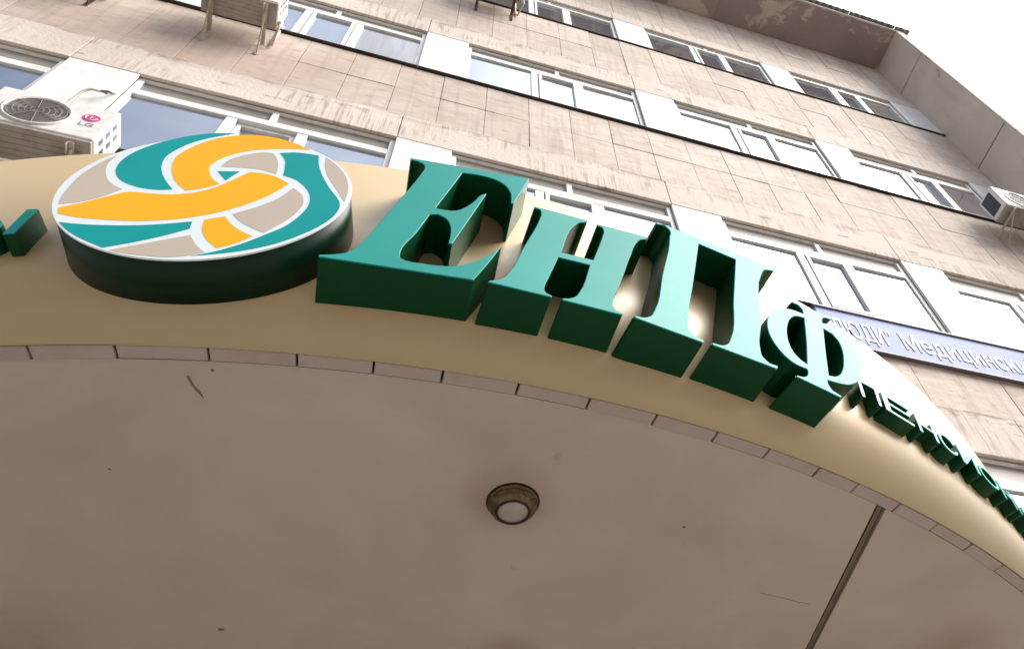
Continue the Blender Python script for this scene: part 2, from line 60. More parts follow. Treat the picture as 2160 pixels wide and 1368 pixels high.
 'tealI': [(-0.3436, -0.2493), (-0.3239, -0.2516), (-0.3042, -0.254), (-0.2845, -0.2556), (-0.2646, -0.2562), (-0.2447, -0.2562), (-0.2248, -0.2555), (-0.205, -0.2544), (-0.1806, -0.2525), (-0.1563, -0.2499), (-0.132, -0.2465), (-0.108, -0.2422), (-0.0791, -0.2353), (-0.0505, -0.2267), (-0.0221, -0.2175), (0.0065, -0.2087), (0.0122, -0.2524), (-0.0022, -0.2651), (-0.0167, -0.2778), (-0.0315, -0.2901), (-0.0473, -0.3022), (-0.0636, -0.3139), (-0.0801, -0.3251), (-0.0968, -0.3359), (-0.1166, -0.3479), (-0.1368, -0.3593), (-0.1572, -0.3704), (-0.1775, -0.3816), (-0.1945, -0.3716), (-0.2114, -0.3616), (-0.2282, -0.3512), (-0.2419, -0.3423), (-0.2555, -0.3332), (-0.2687, -0.3237), (-0.2815, -0.3137), (-0.2945, -0.3023), (-0.3071, -0.2904), (-0.3191, -0.2781), (-0.3315, -0.2638)],
 'beigeJ': [(-0.1586, -0.3931), (-0.1375, -0.3811), (-0.1163, -0.369), (-0.0952, -0.3569), (-0.074, -0.3449), (-0.0492, -0.3308), (-0.0245, -0.3168), (0.0003, -0.3029), (0.0251, -0.2889), (0.0314, -0.301), (0.0377, -0.313), (0.0445, -0.3248), (0.0553, -0.3413), (0.0672, -0.3571), (0.0785, -0.3697), (0.0903, -0.382), (0.0761, -0.3911), (0.0616, -0.3995), (0.0443, -0.407), (0.0263, -0.4128), (0.008, -0.4167), (-0.0085, -0.418), (-0.0252, -0.4176), (-0.042, -0.4161), (-0.0587, -0.4144), (-0.0778, -0.4123), (-0.0969, -0.4094), (-0.1157, -0.4057), (-0.1301, -0.4019), (-0.1444, -0.3975)],
 'orangeK': [(0.0372, -0.194), (0.0871, -0.1665), (0.0963, -0.1809), (0.1055, -0.1953), (0.1153, -0.2091), (0.1263, -0.2225), (0.138, -0.2353), (0.1505, -0.2472), (0.1648, -0.2584), (0.18, -0.2687), (0.1952, -0.279), (0.1842, -0.2938), (0.1732, -0.3085), (0.1612, -0.3222), (0.1468, -0.3348), (0.1312, -0.3462), (0.1156, -0.3576), (0.1046, -0.3456), (0.0935, -0.3336), (0.0832, -0.321), (0.0736, -0.3077), (0.0648, -0.2938), (0.0572, -0.2794), (0.0513, -0.2652), (0.0464, -0.2504), (0.0426, -0.2355), (0.0402, -0.2218), (0.0387, -0.2079)],
 'beigeL': [(0.1051, -0.15), (0.1213, -0.1355), (0.1377, -0.1212), (0.1536, -0.1066), (0.1685, -0.091), (0.1828, -0.0738), (0.1964, -0.0558), (0.2087, -0.0371), (0.2195, -0.0175), (0.2262, -0.0017), (0.2319, 0.0148), (0.2371, 0.0315), (0.2426, 0.048), (0.2556, 0.0326), (0.2685, 0.0171), (0.2791, 0.0005), (0.2852, -0.0139), (0.2898, -0.0293), (0.2928, -0.045), (0.2945, -0.0607), (0.2944, -0.0762), (0.2928, -0.0918), (0.2901, -0.1073), (0.2866, -0.1225), (0.2811, -0.1409), (0.2741, -0.1589), (0.2661, -0.1765), (0.2576, -0.1939), (0.2491, -0.2098), (0.2399, -0.2254), (0.2304, -0.2409), (0.2211, -0.2564), (0.2071, -0.2473), (0.1932, -0.2381), (0.1797, -0.2285), (0.1675, -0.2191), (0.1555, -0.2094), (0.1441, -0.1992), (0.1334, -0.1882), (0.1235, -0.1759), (0.1143, -0.163)],
}

# ------------------------------------------------------------------ helpers
def tag(o, label=None, cat=None, group=None, kind=None):
    if label: o['label'] = label
    if cat: o['category'] = cat
    if group: o['group'] = group
    if kind: o['kind'] = kind
    return o
def empty(name, loc=(0, 0, 0), rz=0.0):
    o = bpy.data.objects.new(name, None); C.objects.link(o); o.location = loc; o.rotation_euler = (0, 0, rz); o.empty_display_size = .1
    return o
def link(name, me, parent=None, mat=None):
    o = bpy.data.objects.new(name, me); C.objects.link(o); o.parent = parent
    if mat and not me.materials: me.materials.append(mat)
    return o
def obj(name, bm, mat, parent=None, smooth=False):
    me = bpy.data.meshes.new(name); bmesh.ops.recalc_face_normals(bm, faces=bm.faces[:]); bm.to_mesh(me); bm.free()
    if smooth:
        for p in me.polygons: p.use_smooth = True
    if isinstance(mat, (list, tuple)):
        for m in mat: me.materials.append(m)
        mat = None
    return link(name, me, parent, mat)
def bevel(o, w=.004, seg=2, ang=50):
    m = o.modifiers.new('bevel', 'BEVEL'); m.width = w; m.segments = seg; m.limit_method = 'ANGLE'; m.angle_limit = math.radians(ang); m.harden_normals = False
    return o
def box(bm, x0, x1, y0, y1, z0, z1, mi=0):
    v = [bm.verts.new(c) for c in ((x0,y0,z0),(x1,y0,z0),(x1,y1,z0),(x0,y1,z0),(x0,y0,z1),(x1,y0,z1),(x1,y1,z1),(x0,y1,z1))]
    for f in ((0,1,5,4),(1,2,6,5),(2,3,7,6),(3,0,4,7),(4,5,6,7),(3,2,1,0)):
        bm.faces.new([v[i] for i in f]).material_index = mi
    return v
def bbox(*a):
    bm = bmesh.new(); box(bm, *a); return bm
def bar(bm, a, b, wx, wy, up=Vector((0, 0, 1))):
    a, b = Vector(a), Vector(b); d = (b - a).normalized(); s = d.cross(up)
    if s.length < 1e-4: s = Vector((1, 0, 0))
    s.normalize(); u = s.cross(d)
    vs_ = [bm.verts.new(p + s * i * wx / 2 + u * j * wy / 2) for p in (a, b) for i, j in ((-1,-1),(1,-1),(1,1),(-1,1))]
    for f in ((0,1,5,4),(1,2,6,5),(2,3,7,6),(3,0,4,7),(4,5,6,7),(3,2,1,0)): bm.faces.new([vs_[i] for i in f])
def tube(bm, pts, r, n=8):
    rings = []
    for i, p in enumerate(pts):
        p = Vector(p); d = (Vector(pts[min(i+1, len(pts)-1)]) - Vector(pts[max(i-1, 0)])).normalized()
        s = d.cross(Vector((.3, .2, 1))).normalized(); u = s.cross(d)
        rings.append([bm.verts.new(p + (s * math.cos(t) + u * math.sin(t)) * r) for t in [2*math.pi*k/n for k in range(n)]])
    for a, b in zip(rings, rings[1:]):
        for k in range(n): bm.faces.new((a[k], a[(k+1)%n], b[(k+1)%n], b[k]))
    bm.faces.new(rings[0]); bm.faces.new(rings[-1][::-1])
def lathe(bm, prof, n=48, axis_z=True):
    rings = []
    for r, z in prof:
        if r < 1e-6: rings.append([bm.verts.new((0, 0, z))])
        else: rings.append([bm.verts.new((r*math.cos(2*math.pi*k/n), r*math.sin(2*math.pi*k/n), z)) for k in range(n)])
    for a, b in zip(rings, rings[1:]):
        for k in range(n):
            if len(a) == 1 and len(b) == 1: continue
            if len(a) == 1: bm.faces.new((a[0], b[(k+1)%n], b[k]))
            elif len(b) == 1: bm.faces.new((a[k], a[(k+1)%n], b[0]))
            else: bm.faces.new((a[k], a[(k+1)%n], b[(k+1)%n], b[k]))
def prism(outer, holes, y0, y1, caps=(True, True)):
    """Outline in x,z extruded from y0 (front, towards -y) to y1."""
    bm = bmesh.new()
    fr, bk = [], []
    for loop in [outer] + list(holes):
        fr.append([bm.verts.new((x, y0, z)) for x, z in loop]); bk.append([bm.verts.new((x, y1, z)) for x, z in loop])
    for side, on in ((fr, caps[0]), (bk, caps[1])):
        edges = []
        for l in side:
            for i in range(len(l)): edges.append(bm.edges.new((l[i-1], l[i])))
        if on: bmesh.ops.triangle_fill(bm, use_beauty=True, use_dissolve=False, edges=edges)
    for a, b in zip(fr, bk):
        for i in range(len(a)): bm.faces.new((a[i-1], a[i], b[i], b[i-1]))
    return bm

# ------------------------------------------------------------------ materials
def newmat(name):
    m = bpy.data.materials.new(name); m.use_nodes = True; nt = m.node_tree
    return m, nt, nt.nodes['Principled BSDF']
def N(nt, t, **k):
    n = nt.nodes.new(t)
    for a, b in k.items():
        if a in n.inputs: n.inputs[a].default_value = b
        else: setattr(n, a, b)
    return n
def ramp(nt, src, stops):
    r = nt.nodes.new('ShaderNodeValToRGB'); e = r.color_ramp.elements
    while len(e) < len(stops): e.new(.5)
    for el, (p, c) in zip(e, stops): el.position = p; el.color = (c, c, c, 1) if not isinstance(c, (tuple, list)) else (*c, 1)
    nt.links.new(src, r.inputs['Fac']); return r
def mixc(nt, fac, a, b, mode='MIX'):
    m = nt.nodes.new('ShaderNodeMixRGB'); m.blend_type = mode
    for i, v in ((0, fac), (1, a), (2, b)):
        if hasattr(v, 'links'): nt.links.new(v, m.inputs[i])
        elif i == 0: m.inputs[0].default_value = v
        else: m.inputs[i].default_value = (*v, 1)
    return m.outputs['Color']
def coords(nt, kind='obj', scale=(1, 1, 1)):
    m = nt.nodes.new('ShaderNodeMapping'); m.inputs['Scale'].default_value = scale
    if kind == 'world':
        g = nt.nodes.new('ShaderNodeNewGeometry'); nt.links.new(g.outputs['Position'], m.inputs['Vector'])
    else:
        g = nt.nodes.new('ShaderNodeTexCoord'); nt.links.new(g.outputs['Object'], m.inputs['Vector'])
    return m.outputs['Vector']
def noise(nt, vec, sc, det=4, rough=.55, dist=0):
    n = nt.nodes.new('ShaderNodeTexNoise'); n.inputs['Scale'].default_value = sc; n.inputs['Detail'].default_value = det; n.inputs['Roughness'].default_value = rough; n.inputs['Distortion'].default_value = dist
    nt.links.new(vec, n.inputs['Vector']); return n.outputs['Fac']
def bump(nt, b, h, st=.3, d=.01):
    n = nt.nodes.new('ShaderNodeBump'); n.inputs['Strength'].default_value = st; n.inputs['Distance'].default_value = d
    nt.links.new(h, n.inputs['Height']); nt.links.new(n.outputs['Normal'], b.inputs['Normal'])
def spot(nt, vec, c, r0, r1):
    """1 inside r0 of point c, 0 beyond r1 (world coordinates)."""
    d = nt.nodes.new('ShaderNodeVectorMath'); d.operation = 'DISTANCE'; nt.links.new(vec, d.inputs[0]); d.inputs[1].default_value = c
    m = nt.nodes.new('ShaderNodeMapRange'); m.inputs['From Min'].default_value = r0; m.inputs['From Max'].default_value = r1; m.inputs['To Min'].default_value = 1; m.inputs['To Max'].default_value = 0
    m.interpolation_type = 'SMOOTHSTEP'
    nt.links.new(d.outputs['Value'], m.inputs['Value']); return m.outputs['Result']
def mul(nt, a, b):
    m = nt.nodes.new('ShaderNodeMath'); m.operation = 'MULTIPLY'; m.use_clamp = True
    for i, v in enumerate((a, b)):
        if hasattr(v, 'links'): nt.links.new(v, m.inputs[i])
        else: m.inputs[i].default_value = v
    return m.outputs[0]

def simple(name, col, rough=.6, spec=.4, metal=0, var=.12, vsc=6, coat=0, bmp=0):
    m, nt, b = newmat(name)
    v = coords(nt, 'world'); n = noise(nt, v, vsc, 5, .6)
    r = ramp(nt, n, [(.25, tuple(c*(1-var) for c in col)), (.75, tuple(min(1, c*(1+var*.6)) for c in col))])
    nt.links.new(r.outputs['Color'], b.inputs['Base Color'])
    b.inputs['Roughness'].default_value = rough; b.inputs['Specular IOR Level'].default_value = spec; b.inputs['Metallic'].default_value = metal
    if coat: b.inputs['Coat Weight'].default_value = coat; b.inputs['Coat Roughness'].default_value = .12
    if bmp: bump(nt, b, noise(nt, v, vsc*8, 4), bmp, .004)
    return m

def stone_mat():
    m, nt, b = newmat('facade_stone')
    v = coords(nt, 'world'); oi = nt.nodes.new('ShaderNodeObjectInfo')
    big = noise(nt, v, .55, 5, .6, .4); med = noise(nt, coords(nt, 'world', (1.0, 1.0, 3.2)), 2.4, 6, .65, .6); fine = noise(nt, v, 38, 5, .7)
    c = ramp(nt, big, [(.3, (.545, .455, .38)), (.5, (.62, .53, .455)), (.72, (.69, .605, .53))]).outputs['Color']
    c = mixc(nt, mul(nt, ramp(nt, med, [(.36, 1), (.56, 0)]).outputs['Color'], .75), c, (.51, .405, .335))
    r = ramp(nt, oi.outputs['Random'], [(0, (.90, .88, .86)), (.5, (1, .985, .97)), (1, (1.06, 1.06, 1.06))]).outputs['Color']
    c = mixc(nt, .9, c, r, 'MULTIPLY')
    # rain streaks, narrow and long in z, and soot freckles
    st = noise(nt, coords(nt, 'world', (9, 9, .5)), 1.6, 5, .6, .2)
    c = mixc(nt, mul(nt, ramp(nt, st, [(.50, 0), (.68, 1)]).outputs['Color'], .42), c, (.36, .285, .24))
    sp = noise(nt, coords(nt, 'world', (1, 1, 2.6)), 7, 3, .5)
    c = mixc(nt, mul(nt, ramp(nt, sp, [(.61, 0), (.70, 1)]).outputs['Color'], .6), c, (.30, .24, .205))
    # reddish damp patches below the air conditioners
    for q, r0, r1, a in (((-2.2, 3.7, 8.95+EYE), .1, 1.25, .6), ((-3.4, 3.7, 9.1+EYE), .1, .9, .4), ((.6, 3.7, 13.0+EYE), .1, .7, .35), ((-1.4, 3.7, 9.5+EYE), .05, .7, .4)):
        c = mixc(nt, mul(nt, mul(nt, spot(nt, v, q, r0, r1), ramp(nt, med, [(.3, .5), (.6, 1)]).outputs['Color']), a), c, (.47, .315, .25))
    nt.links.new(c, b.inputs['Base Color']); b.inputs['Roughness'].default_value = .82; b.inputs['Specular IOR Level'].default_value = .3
    h = mixc(nt, .5, fine, med); bump(nt, b, h, .35, .008)
    return m
def lintel_mat():
    m, nt, b = newmat('scratched_render')
    v = coords(nt, 'world')
    big = noise(nt, v, 1.1, 5, .6)
    c = ramp(nt, big, [(.3, (.60, .515, .445)), (.7, (.70, .615, .545))]).outputs['Color']
    rib = noise(nt, coords(nt, 'world', (26, 1, 1.6)), 1.0, 3, .6, .3); area = noise(nt, coords(nt, 'world', (1, 1, 2)), 1.3, 4, .6)
    msk = ramp(nt, area, [(.44, 0), (.58, 1)]).outputs['Color']
    c = mixc(nt, mul(nt, mul(nt, ramp(nt, rib, [(.50, 0), (.60, 1)]).outputs['Color'], msk), .7), c, (.38, .29, .23))
    blot = noise(nt, coords(nt, 'world', (1, 1, 3.5)), 2.6, 5, .65)
    c = mixc(nt, mul(nt, ramp(nt, blot, [(.62, 0), (.70, 1)]).outputs['Color'], .7), c, (.22, .175, .15))
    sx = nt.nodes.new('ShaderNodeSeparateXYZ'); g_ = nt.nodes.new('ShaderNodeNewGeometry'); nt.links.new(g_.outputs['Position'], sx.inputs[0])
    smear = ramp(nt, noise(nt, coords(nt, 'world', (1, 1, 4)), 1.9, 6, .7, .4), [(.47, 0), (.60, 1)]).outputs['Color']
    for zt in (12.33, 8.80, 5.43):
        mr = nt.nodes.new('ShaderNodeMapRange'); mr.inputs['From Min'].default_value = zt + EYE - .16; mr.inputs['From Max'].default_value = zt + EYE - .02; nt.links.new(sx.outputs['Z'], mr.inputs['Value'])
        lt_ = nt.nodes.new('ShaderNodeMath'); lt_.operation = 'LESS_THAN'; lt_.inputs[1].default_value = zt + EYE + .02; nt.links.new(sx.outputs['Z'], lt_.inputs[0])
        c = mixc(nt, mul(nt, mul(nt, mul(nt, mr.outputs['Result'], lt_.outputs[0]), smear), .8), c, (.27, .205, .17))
    nt.links.new(c, b.inputs['Base Color']); b.inputs['Roughness'].default_value = .85; b.inputs['Specular IOR Level'].default_value = .25
    bump(nt, b, mixc(nt, msk, noise(nt, v, 30, 4), rib), .5, .012)
    return m
def overhang_mat():
    m, nt, b = newmat('peeling_soffit')
    v = coords(nt, 'world'); a = noise(nt, v, 1.25, 7, .68, .5); f = noise(nt, v, 25, 4)
    c = ramp(nt, noise(nt, v, .8, 4), [(.3, (.29, .225, .21)), (.7, (.375, .30, .28))]).outputs['Color']
    c = mixc(nt, ramp(nt, a, [(.545, 0), (.60, 1)]).outputs['Color'], c, (.52, .435, .375))
    nt.links.new(c, b.inputs['Base Color']); b.inputs['Roughness'].default_value = .9; bump(nt, b, f, .3, .006)
    return m
def concrete_wall_mat():
    m, nt, b = newmat('painted_concrete')
    v = coords(nt, 'world'); a = noise(nt, v, .9, 6, .62, .3); f = noise(nt, v, 22, 5)
    c = ramp(nt, a, [(.3, (.54, .455, .395)), (.7, (.66, .57, .50))]).outputs['Color']
    s = noise(nt, v, 3.3, 2, .4)
    c = mixc(nt, mul(nt, ramp(nt, s, [(.70, 0), (.76, 1)]).outputs['Color'], .6), c, (.24, .20, .18))
    st = noise(nt, coords(nt, 'world', (5, 5, .3)), 1.2, 5)
    c = mixc(nt, mul(nt, ramp(nt, st, [(.55, 0), (.75, 1)]).outputs['Color'], .3), c, (.36, .29, .25))
    nt.links.new(c, b.inputs['Base Color']); b.inputs['Roughness'].default_value = .85; bump(nt, b, f, .3, .006)
    return m
def soffit_mat():
    m, nt, b = newmat('soffit_plaster')
    v = coords(nt, 'world'); big = noise(nt, v, 1.7, 6, .62, .5); f = noise(nt, v, 60, 5, .7); md = noise(nt, v, 7, 4)
    c = ramp(nt, big, [(.32, (.475, .405, .36)), (.68, (.55, .475, .425))]).outputs['Color']
    sp = noise(nt, v, 9.5, 1.5, .4)
    c = mixc(nt, mul(nt, ramp(nt, sp, [(.775, 0), (.81, 1)]).outputs['Color'], .3), c, (.26, .21, .17))
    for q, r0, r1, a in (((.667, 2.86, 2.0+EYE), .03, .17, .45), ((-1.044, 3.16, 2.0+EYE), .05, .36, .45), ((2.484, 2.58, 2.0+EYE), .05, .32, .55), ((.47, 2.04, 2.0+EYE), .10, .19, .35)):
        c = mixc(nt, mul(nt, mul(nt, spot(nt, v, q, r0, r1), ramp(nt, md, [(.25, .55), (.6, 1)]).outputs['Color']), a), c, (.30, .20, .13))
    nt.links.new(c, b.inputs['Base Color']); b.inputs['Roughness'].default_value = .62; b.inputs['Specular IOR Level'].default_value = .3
    bump(nt, b, mixc(nt, .35, f, md), .12, .004)
    return m
def fascia_mat():
    m, nt, b = newmat('gold_composite_panel')
    v = coords(nt, 'world'); n = noise(nt, v, 1.6, 3, .5); f = noise(nt, coords(nt, 'world', (1, 1, 1)), 55, 3)
    c = ramp(nt, n, [(.3, (.50, .365, .18)), (.7, (.54, .40, .205))]).outputs['Color']
    nt.links.new(c, b.inputs['Base Color']); b.inputs['Roughness'].default_value = .45; b.inputs['Metallic'].default_value = .12
    b.inputs['Specular IOR Level'].default_value = .8; b.inputs['Coat Weight'].default_value = .5; b.inputs['Coat Roughness'].default_value = .38; b.inputs['Coat IOR'].default_value = 1.6
    bump(nt, b, noise(nt, v, 2.2, 2), .05, .01)
    return m
def gloss_paint(name, col, rough=.25, coat=.6, var=.06, spec=.5):
    m, nt, b = newmat(name)
    v = coords(nt, 'world'); n = noise(nt, v, 3.0, 4)
    r = ramp(nt, n, [(.3, tuple(c*(1-var) for c in col)), (.7, tuple(c*(1+var) for c in col))])
    nt.links.new(r.outputs['Color'], b.inputs['Base Color']); b.inputs['Roughness'].default_value = rough
    b.inputs['Coat Weight'].default_value = coat; b.inputs['Coat Roughness'].default_value = .3
    b.inputs['Specular IOR Level'].default_value = spec
    rr = ramp(nt, noise(nt, v, 30, 5, .7), [(.3, rough*.98), (.75, rough*1.04)]); nt.links.new(rr.outputs['Color'], b.inputs['Roughness'])
    return m
def glass_mat():
    m, nt, b = newmat('window_glass')
    v = coords(nt, 'world'); n = noise(nt, v, 1.3, 4)
    r = ramp(nt, n, [(.3, (.38, .43, .51)), (.7, (.46, .505, .585))])       # mirror film on the panes
    nt.links.new(r.outputs['Color'], b.inputs['Base Color']); b.inputs['Metallic'].default_value = .85; b.inputs['Roughness'].default_value = .04
    b.inputs['Coat Weight'].default_value = .5; b.inputs['Coat Roughness'].default_value = .02
    bump(nt, b, noise(nt, v, 1.5, 1), .02, .02)
    return m
def curtain_glass_mat():
    m, nt, b = newmat('glass_over_curtain')
    v = coords(nt, 'world'); wv = noise(nt, coords(nt, 'world', (1, 1, .06)), 14, 3, .5); big = noise(nt, v, 1.2, 3)
    c = mixc(nt, ramp(nt, wv, [(.35, 0), (.62, 1)]).outputs['Color'], (.34, .34, .35), (.46, .46, .47))
    c = mixc(nt, mul(nt, ramp(nt, big, [(.45, 0), (.6, 1)]).outputs['Color'], .35), c, (.33, .30, .28))
    nt.links.new(c, b.inputs['Base Color']); b.inputs['Metallic'].default_value = .55; b.inputs['Roughness'].default_value = .05
    b.inputs['Coat Weight'].default_value = .6; b.inputs['Coat Roughness'].default_value = .02
    return m
def bar_wear(name, col, dark, rough=.5):
    m, nt, b = newmat(name)
    v = coords(nt, 'world'); n = noise(nt, v, 9, 5, .65); s = noise(nt, coords(nt, 'world', (6, 6, .6)), 2, 4)
    c = mixc(nt, mul(nt, ramp(nt, n, [(.50, 0), (.68, 1)]).outputs['Color'], .55), col, dark)
    c = mixc(nt, mul(nt, ramp(nt, s, [(.55, 0), (.7, 1)]).outputs['Color'], .3), c, dark)
    nt.links.new(c, b.inputs['Base Color']); b.inputs['Roughness'].default_value = rough
    bump(nt, b, n, .15, .004)
    return m

MAT = dict(
    stone=stone_mat(), lintel=lintel_mat(), overhang=overhang_mat(), finwall=concrete_wall_mat(), soffit=soffit_mat(), fascia=fascia_mat(), glass=glass_mat(), curtained=curtain_glass_mat(),
    mortar=simple('dark_mortar', (.46, .375, .315), .9, .2, var=.6, vsc=1.3),
    gap=simple('dark_gap', (.035, .025, .02), .9, .1),
    pvc=bar_wear('white_frame', (.80, .79, .76), (.55, .50, .44), .35),
    pier=bar_wear('white_pier_paint', (.80, .785, .76), (.62, .57, .51), .6),
    transom=simple('transom_board', (.30, .275, .235), .5, .4, var=.2, vsc=4),
    sill=simple('zinc_sill', (.11, .09, .08), .5, .5, var=.3, vsc=5),
    tile=bar_wear('edge_tile_glaze', (.455, .385, .355), (.37, .305, .28), .55),
    joint=bar_wear('joint_strip_paint', (.165, .12, .085), (.07, .045, .03), .6),
    smallface=gloss_paint('green_acrylic_small', (.01, .40, .35), .38, .0, spec=.75),
    face=gloss_paint('green_acrylic', (.001, .295, .26), .55, .0, spec=.30),
    side=gloss_paint('dark_green_side', (.001, .056, .018), .4, .0, spec=.2),
    discside=gloss_paint('black_green_side', (.001, .024, .010), .4, .0, spec=.2),
    white=gloss_paint('white_acrylic', (.82, .90, .93), .45, .2, .02),
    teal=gloss_paint('teal_film', (.001, .33, .335), .5, 0, spec=.15),
    orange=gloss_paint('orange_film', (.98, .47, .012), .5, 0, .03, spec=.15),
    beige=gloss_paint('beige_film', (.57, .485, .395), .5, 0, .04, spec=.3),
    acwhite=bar_wear('ac_white_enamel', (.74, .72, .67), (.50, .45, .38), .4),
    acgrey=bar_wear('ac_base_pan', (.37, .325, .28), (.20, .155, .12), .6),
    grille=simple('fan_grille_grey', (.20, .175, .16), .5, .4),
    grillebar=simple('fan_bar_grey', (.24, .21, .195), .5, .4),
    coil=simple('coil_fins', (.055, .065, .08), .45, .5),
    bracket=bar_wear('cream_bracket', (.50, .43, .34), (.20, .11, .06), .6),
    rust=bar_wear('brown_bracket', (.085, .045, .035), (.05, .02, .015), .6),
    pink=simple('pink_print', (.62, .05, .25), .4, var=.05), greyprint=simple('grey_print', (.25, .26, .28), .5),
    pipe=simple('copper_pipe_wrap', (.55, .50, .44), .7),
    banner=simple('lavender_banner', (.27, .325, .55), .6, .2, var=.08, vsc=3), bletter=simple('banner_letter_white', (.76, .79, .86), .5), bshade=simple('banner_letter_grey', (.30, .32, .42), .6),
    bframe=simple('banner_frame', (.13, .105, .13), .5),
    brass=simple('aged_brass', (.16, .115, .06), .38, .5, metal=.75, var=.5, vsc=60), lens=simple('frosted_lens', (.40, .36, .33), .3, .5, var=.12, vsc=30),
    dark=simple('dark_ring', (.02, .013, .008), .5),
    roofsheet=simple('weathered_cement_sheet', (.28, .27, .25), .9, .2, var=.3, vsc=9),
    chip=simple('bare_plaster', (.20, .165, .115), .9), pave=simple('paving_concrete', (.24, .222, .203), .85, .3, var=.2, vsc=1.5, bmp=.3),
    roofdeck=simple('roof_membrane', (.12, .12, .12), .9),
)

# ------------------------------------------------------------------ ground
bm = bmesh.new(); box(bm, -400, 400, -400, 400, -.4, 0); g = obj('pavement', bm, MAT['pave']); tag(g, kind='structure')

# ------------------------------------------------------------------ unseen block behind the camera, added to hold back the low sky light
OB = empty('added_sky_blocker', (4, -20, 0)); tag(OB, 'long grey block across the street, unseen and added to dim the low sky', 'building')
bm = bmesh.new(); box(bm, -46, 46, -12, 0, 0, 17.5); obj('wall', bm, MAT['finwall'], OB)
bm = bmesh.new(); box(bm, -46.4, 46.4, -12.4, .5, 17.505, 17.9); obj('roof', bm, MAT['overhang'], OB)
_wf = bbox(-.8, .8, .002, .06, -.75, .75); _me = None
for i in range(26):
    for j in range(5):
        if _me is None:
            o = obj('window', _wf, MAT['pvc'], OB); _me = o.data; g_ = obj('pane', bbox(-.7, .7, .062, .07, -.65, .65), MAT['glass'], o); _gm = g_.data
        else:
            o = link('window', _me, OB); g_ = link('pane', _gm, o)
        o.location = (-43 + i*3.44, 0, 2.2 + j*3.2)

# ------------------------------------------------------------------ office building
FY = 3.70
B = empty('office_building', (1.4, FY, 0)); OX = 1.4
tag(B, 'tall beige stone-clad office building with rows of white windows and a roof overhang', 'building')
def inb(bm):                                   # shift world geometry into the building's frame, raised by the eye height
    bmesh.ops.translate(bm, verts=bm.verts[:], vec=(-OX, -FY, EYE)); return bm
def bpart(name, bm, mat, parent=None, bev=0):
    o = obj(name, inb(bm), mat, parent or B)
    if bev: bevel(o, bev)
    return o
PIER = [(-9.05, -8.47), (-6.15, -5.57), (-3.24, -2.66), (-.33, .22), (2.59, 3.17), (5.45, 6.02), (8.20, 8.868)]
ROWS = [dict(head=15.30, sill=14.07, tr=.13, rail=.07), dict(head=11.75, sill=10.33, tr=.22, rail=.11), dict(head=8.22, sill=6.72, tr=.25, rail=.11), dict(head=4.85, sill=3.30, tr=.24, rail=.11)]
XL, XR, ZTOP = -9.05, 8.87, 17.69
# camera frustum test (with a margin), only to skip pieces far outside the view
def inview(x, y, z, mg=.18):
    v = Vector((x, y, z)); d_ = v.dot(_f)
    if d_ < .1: return False
    u = 1815.42 * v.dot(_r) / d_ + 1337.35; t = 1815.42 * v.dot(_d) / d_ + 639.18
    return -2160*mg < u < 2160*(1+mg) and -1368*mg < t < 1368
# backing walls behind the cladding, one strip per storey (windows stay open between them)
strips = [(-EYE, ROWS[3]['sill'])] + [(ROWS[i+1]['head'], ROWS[i]['sill']) for i in (2, 1, 0)] + [(ROWS[0]['head'], ZTOP)]
bm = bmesh.new()
for z0, z1 in strips: box(bm, XL, XR, FY + .022, FY + .30, z0, z1)
for r in ROWS:
    for a, b_ in PIER: box(bm, a + .01, b_ - .01, FY + .024, FY + .30, r['sill'], r['head'])
box(bm, XL, XR + .2, FY + .32, FY + .36, -EYE, ZTOP)
bpart('wall', bm, MAT['mortar'])
# stone slabs
slab_me = {}
def slab(x0, x1, z0, z1, name='stone_slab', mat='stone', y=None, t=.02):
    key = (name, round(x1-x0, 3), round(z1-z0, 3))
    if key not in slab_me:
        b_ = bmesh.new(); w2, h2 = (x1-x0)/2, (z1-z0)/2; box(b_, -w2, w2, 0, t, -h2, h2)
        bmesh.ops.recalc_face_normals(b_, faces=b_.faces[:])
        es = [e for e in b_.edges if all(v.co.y < 1e-4 for v in e.verts)]
        bmesh.ops.bevel(b_, geom=es, offset=.0025, segments=1, affect='EDGES', profile=.5)
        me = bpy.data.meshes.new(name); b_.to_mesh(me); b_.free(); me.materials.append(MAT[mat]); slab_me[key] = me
    o = link(name, slab_me[key], B); yy = (FY if y is None else y)
    o.location = ((x0+x1)/2 - OX, yy - FY, (z0+z1)/2 + EYE)
    if mat == 'stone': o.rotation_euler = (random.uniform(-.006, .006), 0, random.uniform(-.006, .006))
    return o
SW = .512; GAP = .005
def slab_rows(zs, x_from, x_to, off=0.0):
    for i in range(len(zs) - 1):
        x = x_from + off
        while x < x_to - .05:
            x1 = min(x + SW, x_to)
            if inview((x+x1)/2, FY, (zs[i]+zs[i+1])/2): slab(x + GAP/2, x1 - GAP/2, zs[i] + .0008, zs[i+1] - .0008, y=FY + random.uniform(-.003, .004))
            x = x1
XS = -9.21                                     # joints then fall at -1.01, -.5, .02, .52 ...
for i in (0, 1, 2):
    s, h = ROWS[i]['sill'], ROWS[i+1]['head']; lt = h + .58
    slab_rows([lt, lt + (s - .06 - lt) * .5, s - .06], XS, XR)
slab_rows([ROWS[0]['head'] + .42, ROWS[0]['head'] + 1.2, ZTOP - .02], XS, XR, .09)
# scratched render bands above the window heads, cast in lengths
for i in range(4):
    h = ROWS[i]['head']; top = h + (.42 if i == 0 else .58)
    for k in range(len(PIER) - 1):
        a, b_ = PIER[k][0], PIER[k+1][0] if k < len(PIER) - 2 else XR
        if inview((a+b_)/2, FY, h + .3, .5): bevel(bpart('lintel_band', bbox(a + .003, b_ - .003, FY - .012, FY + .022, h, top - .004), MAT['lintel']), .008)
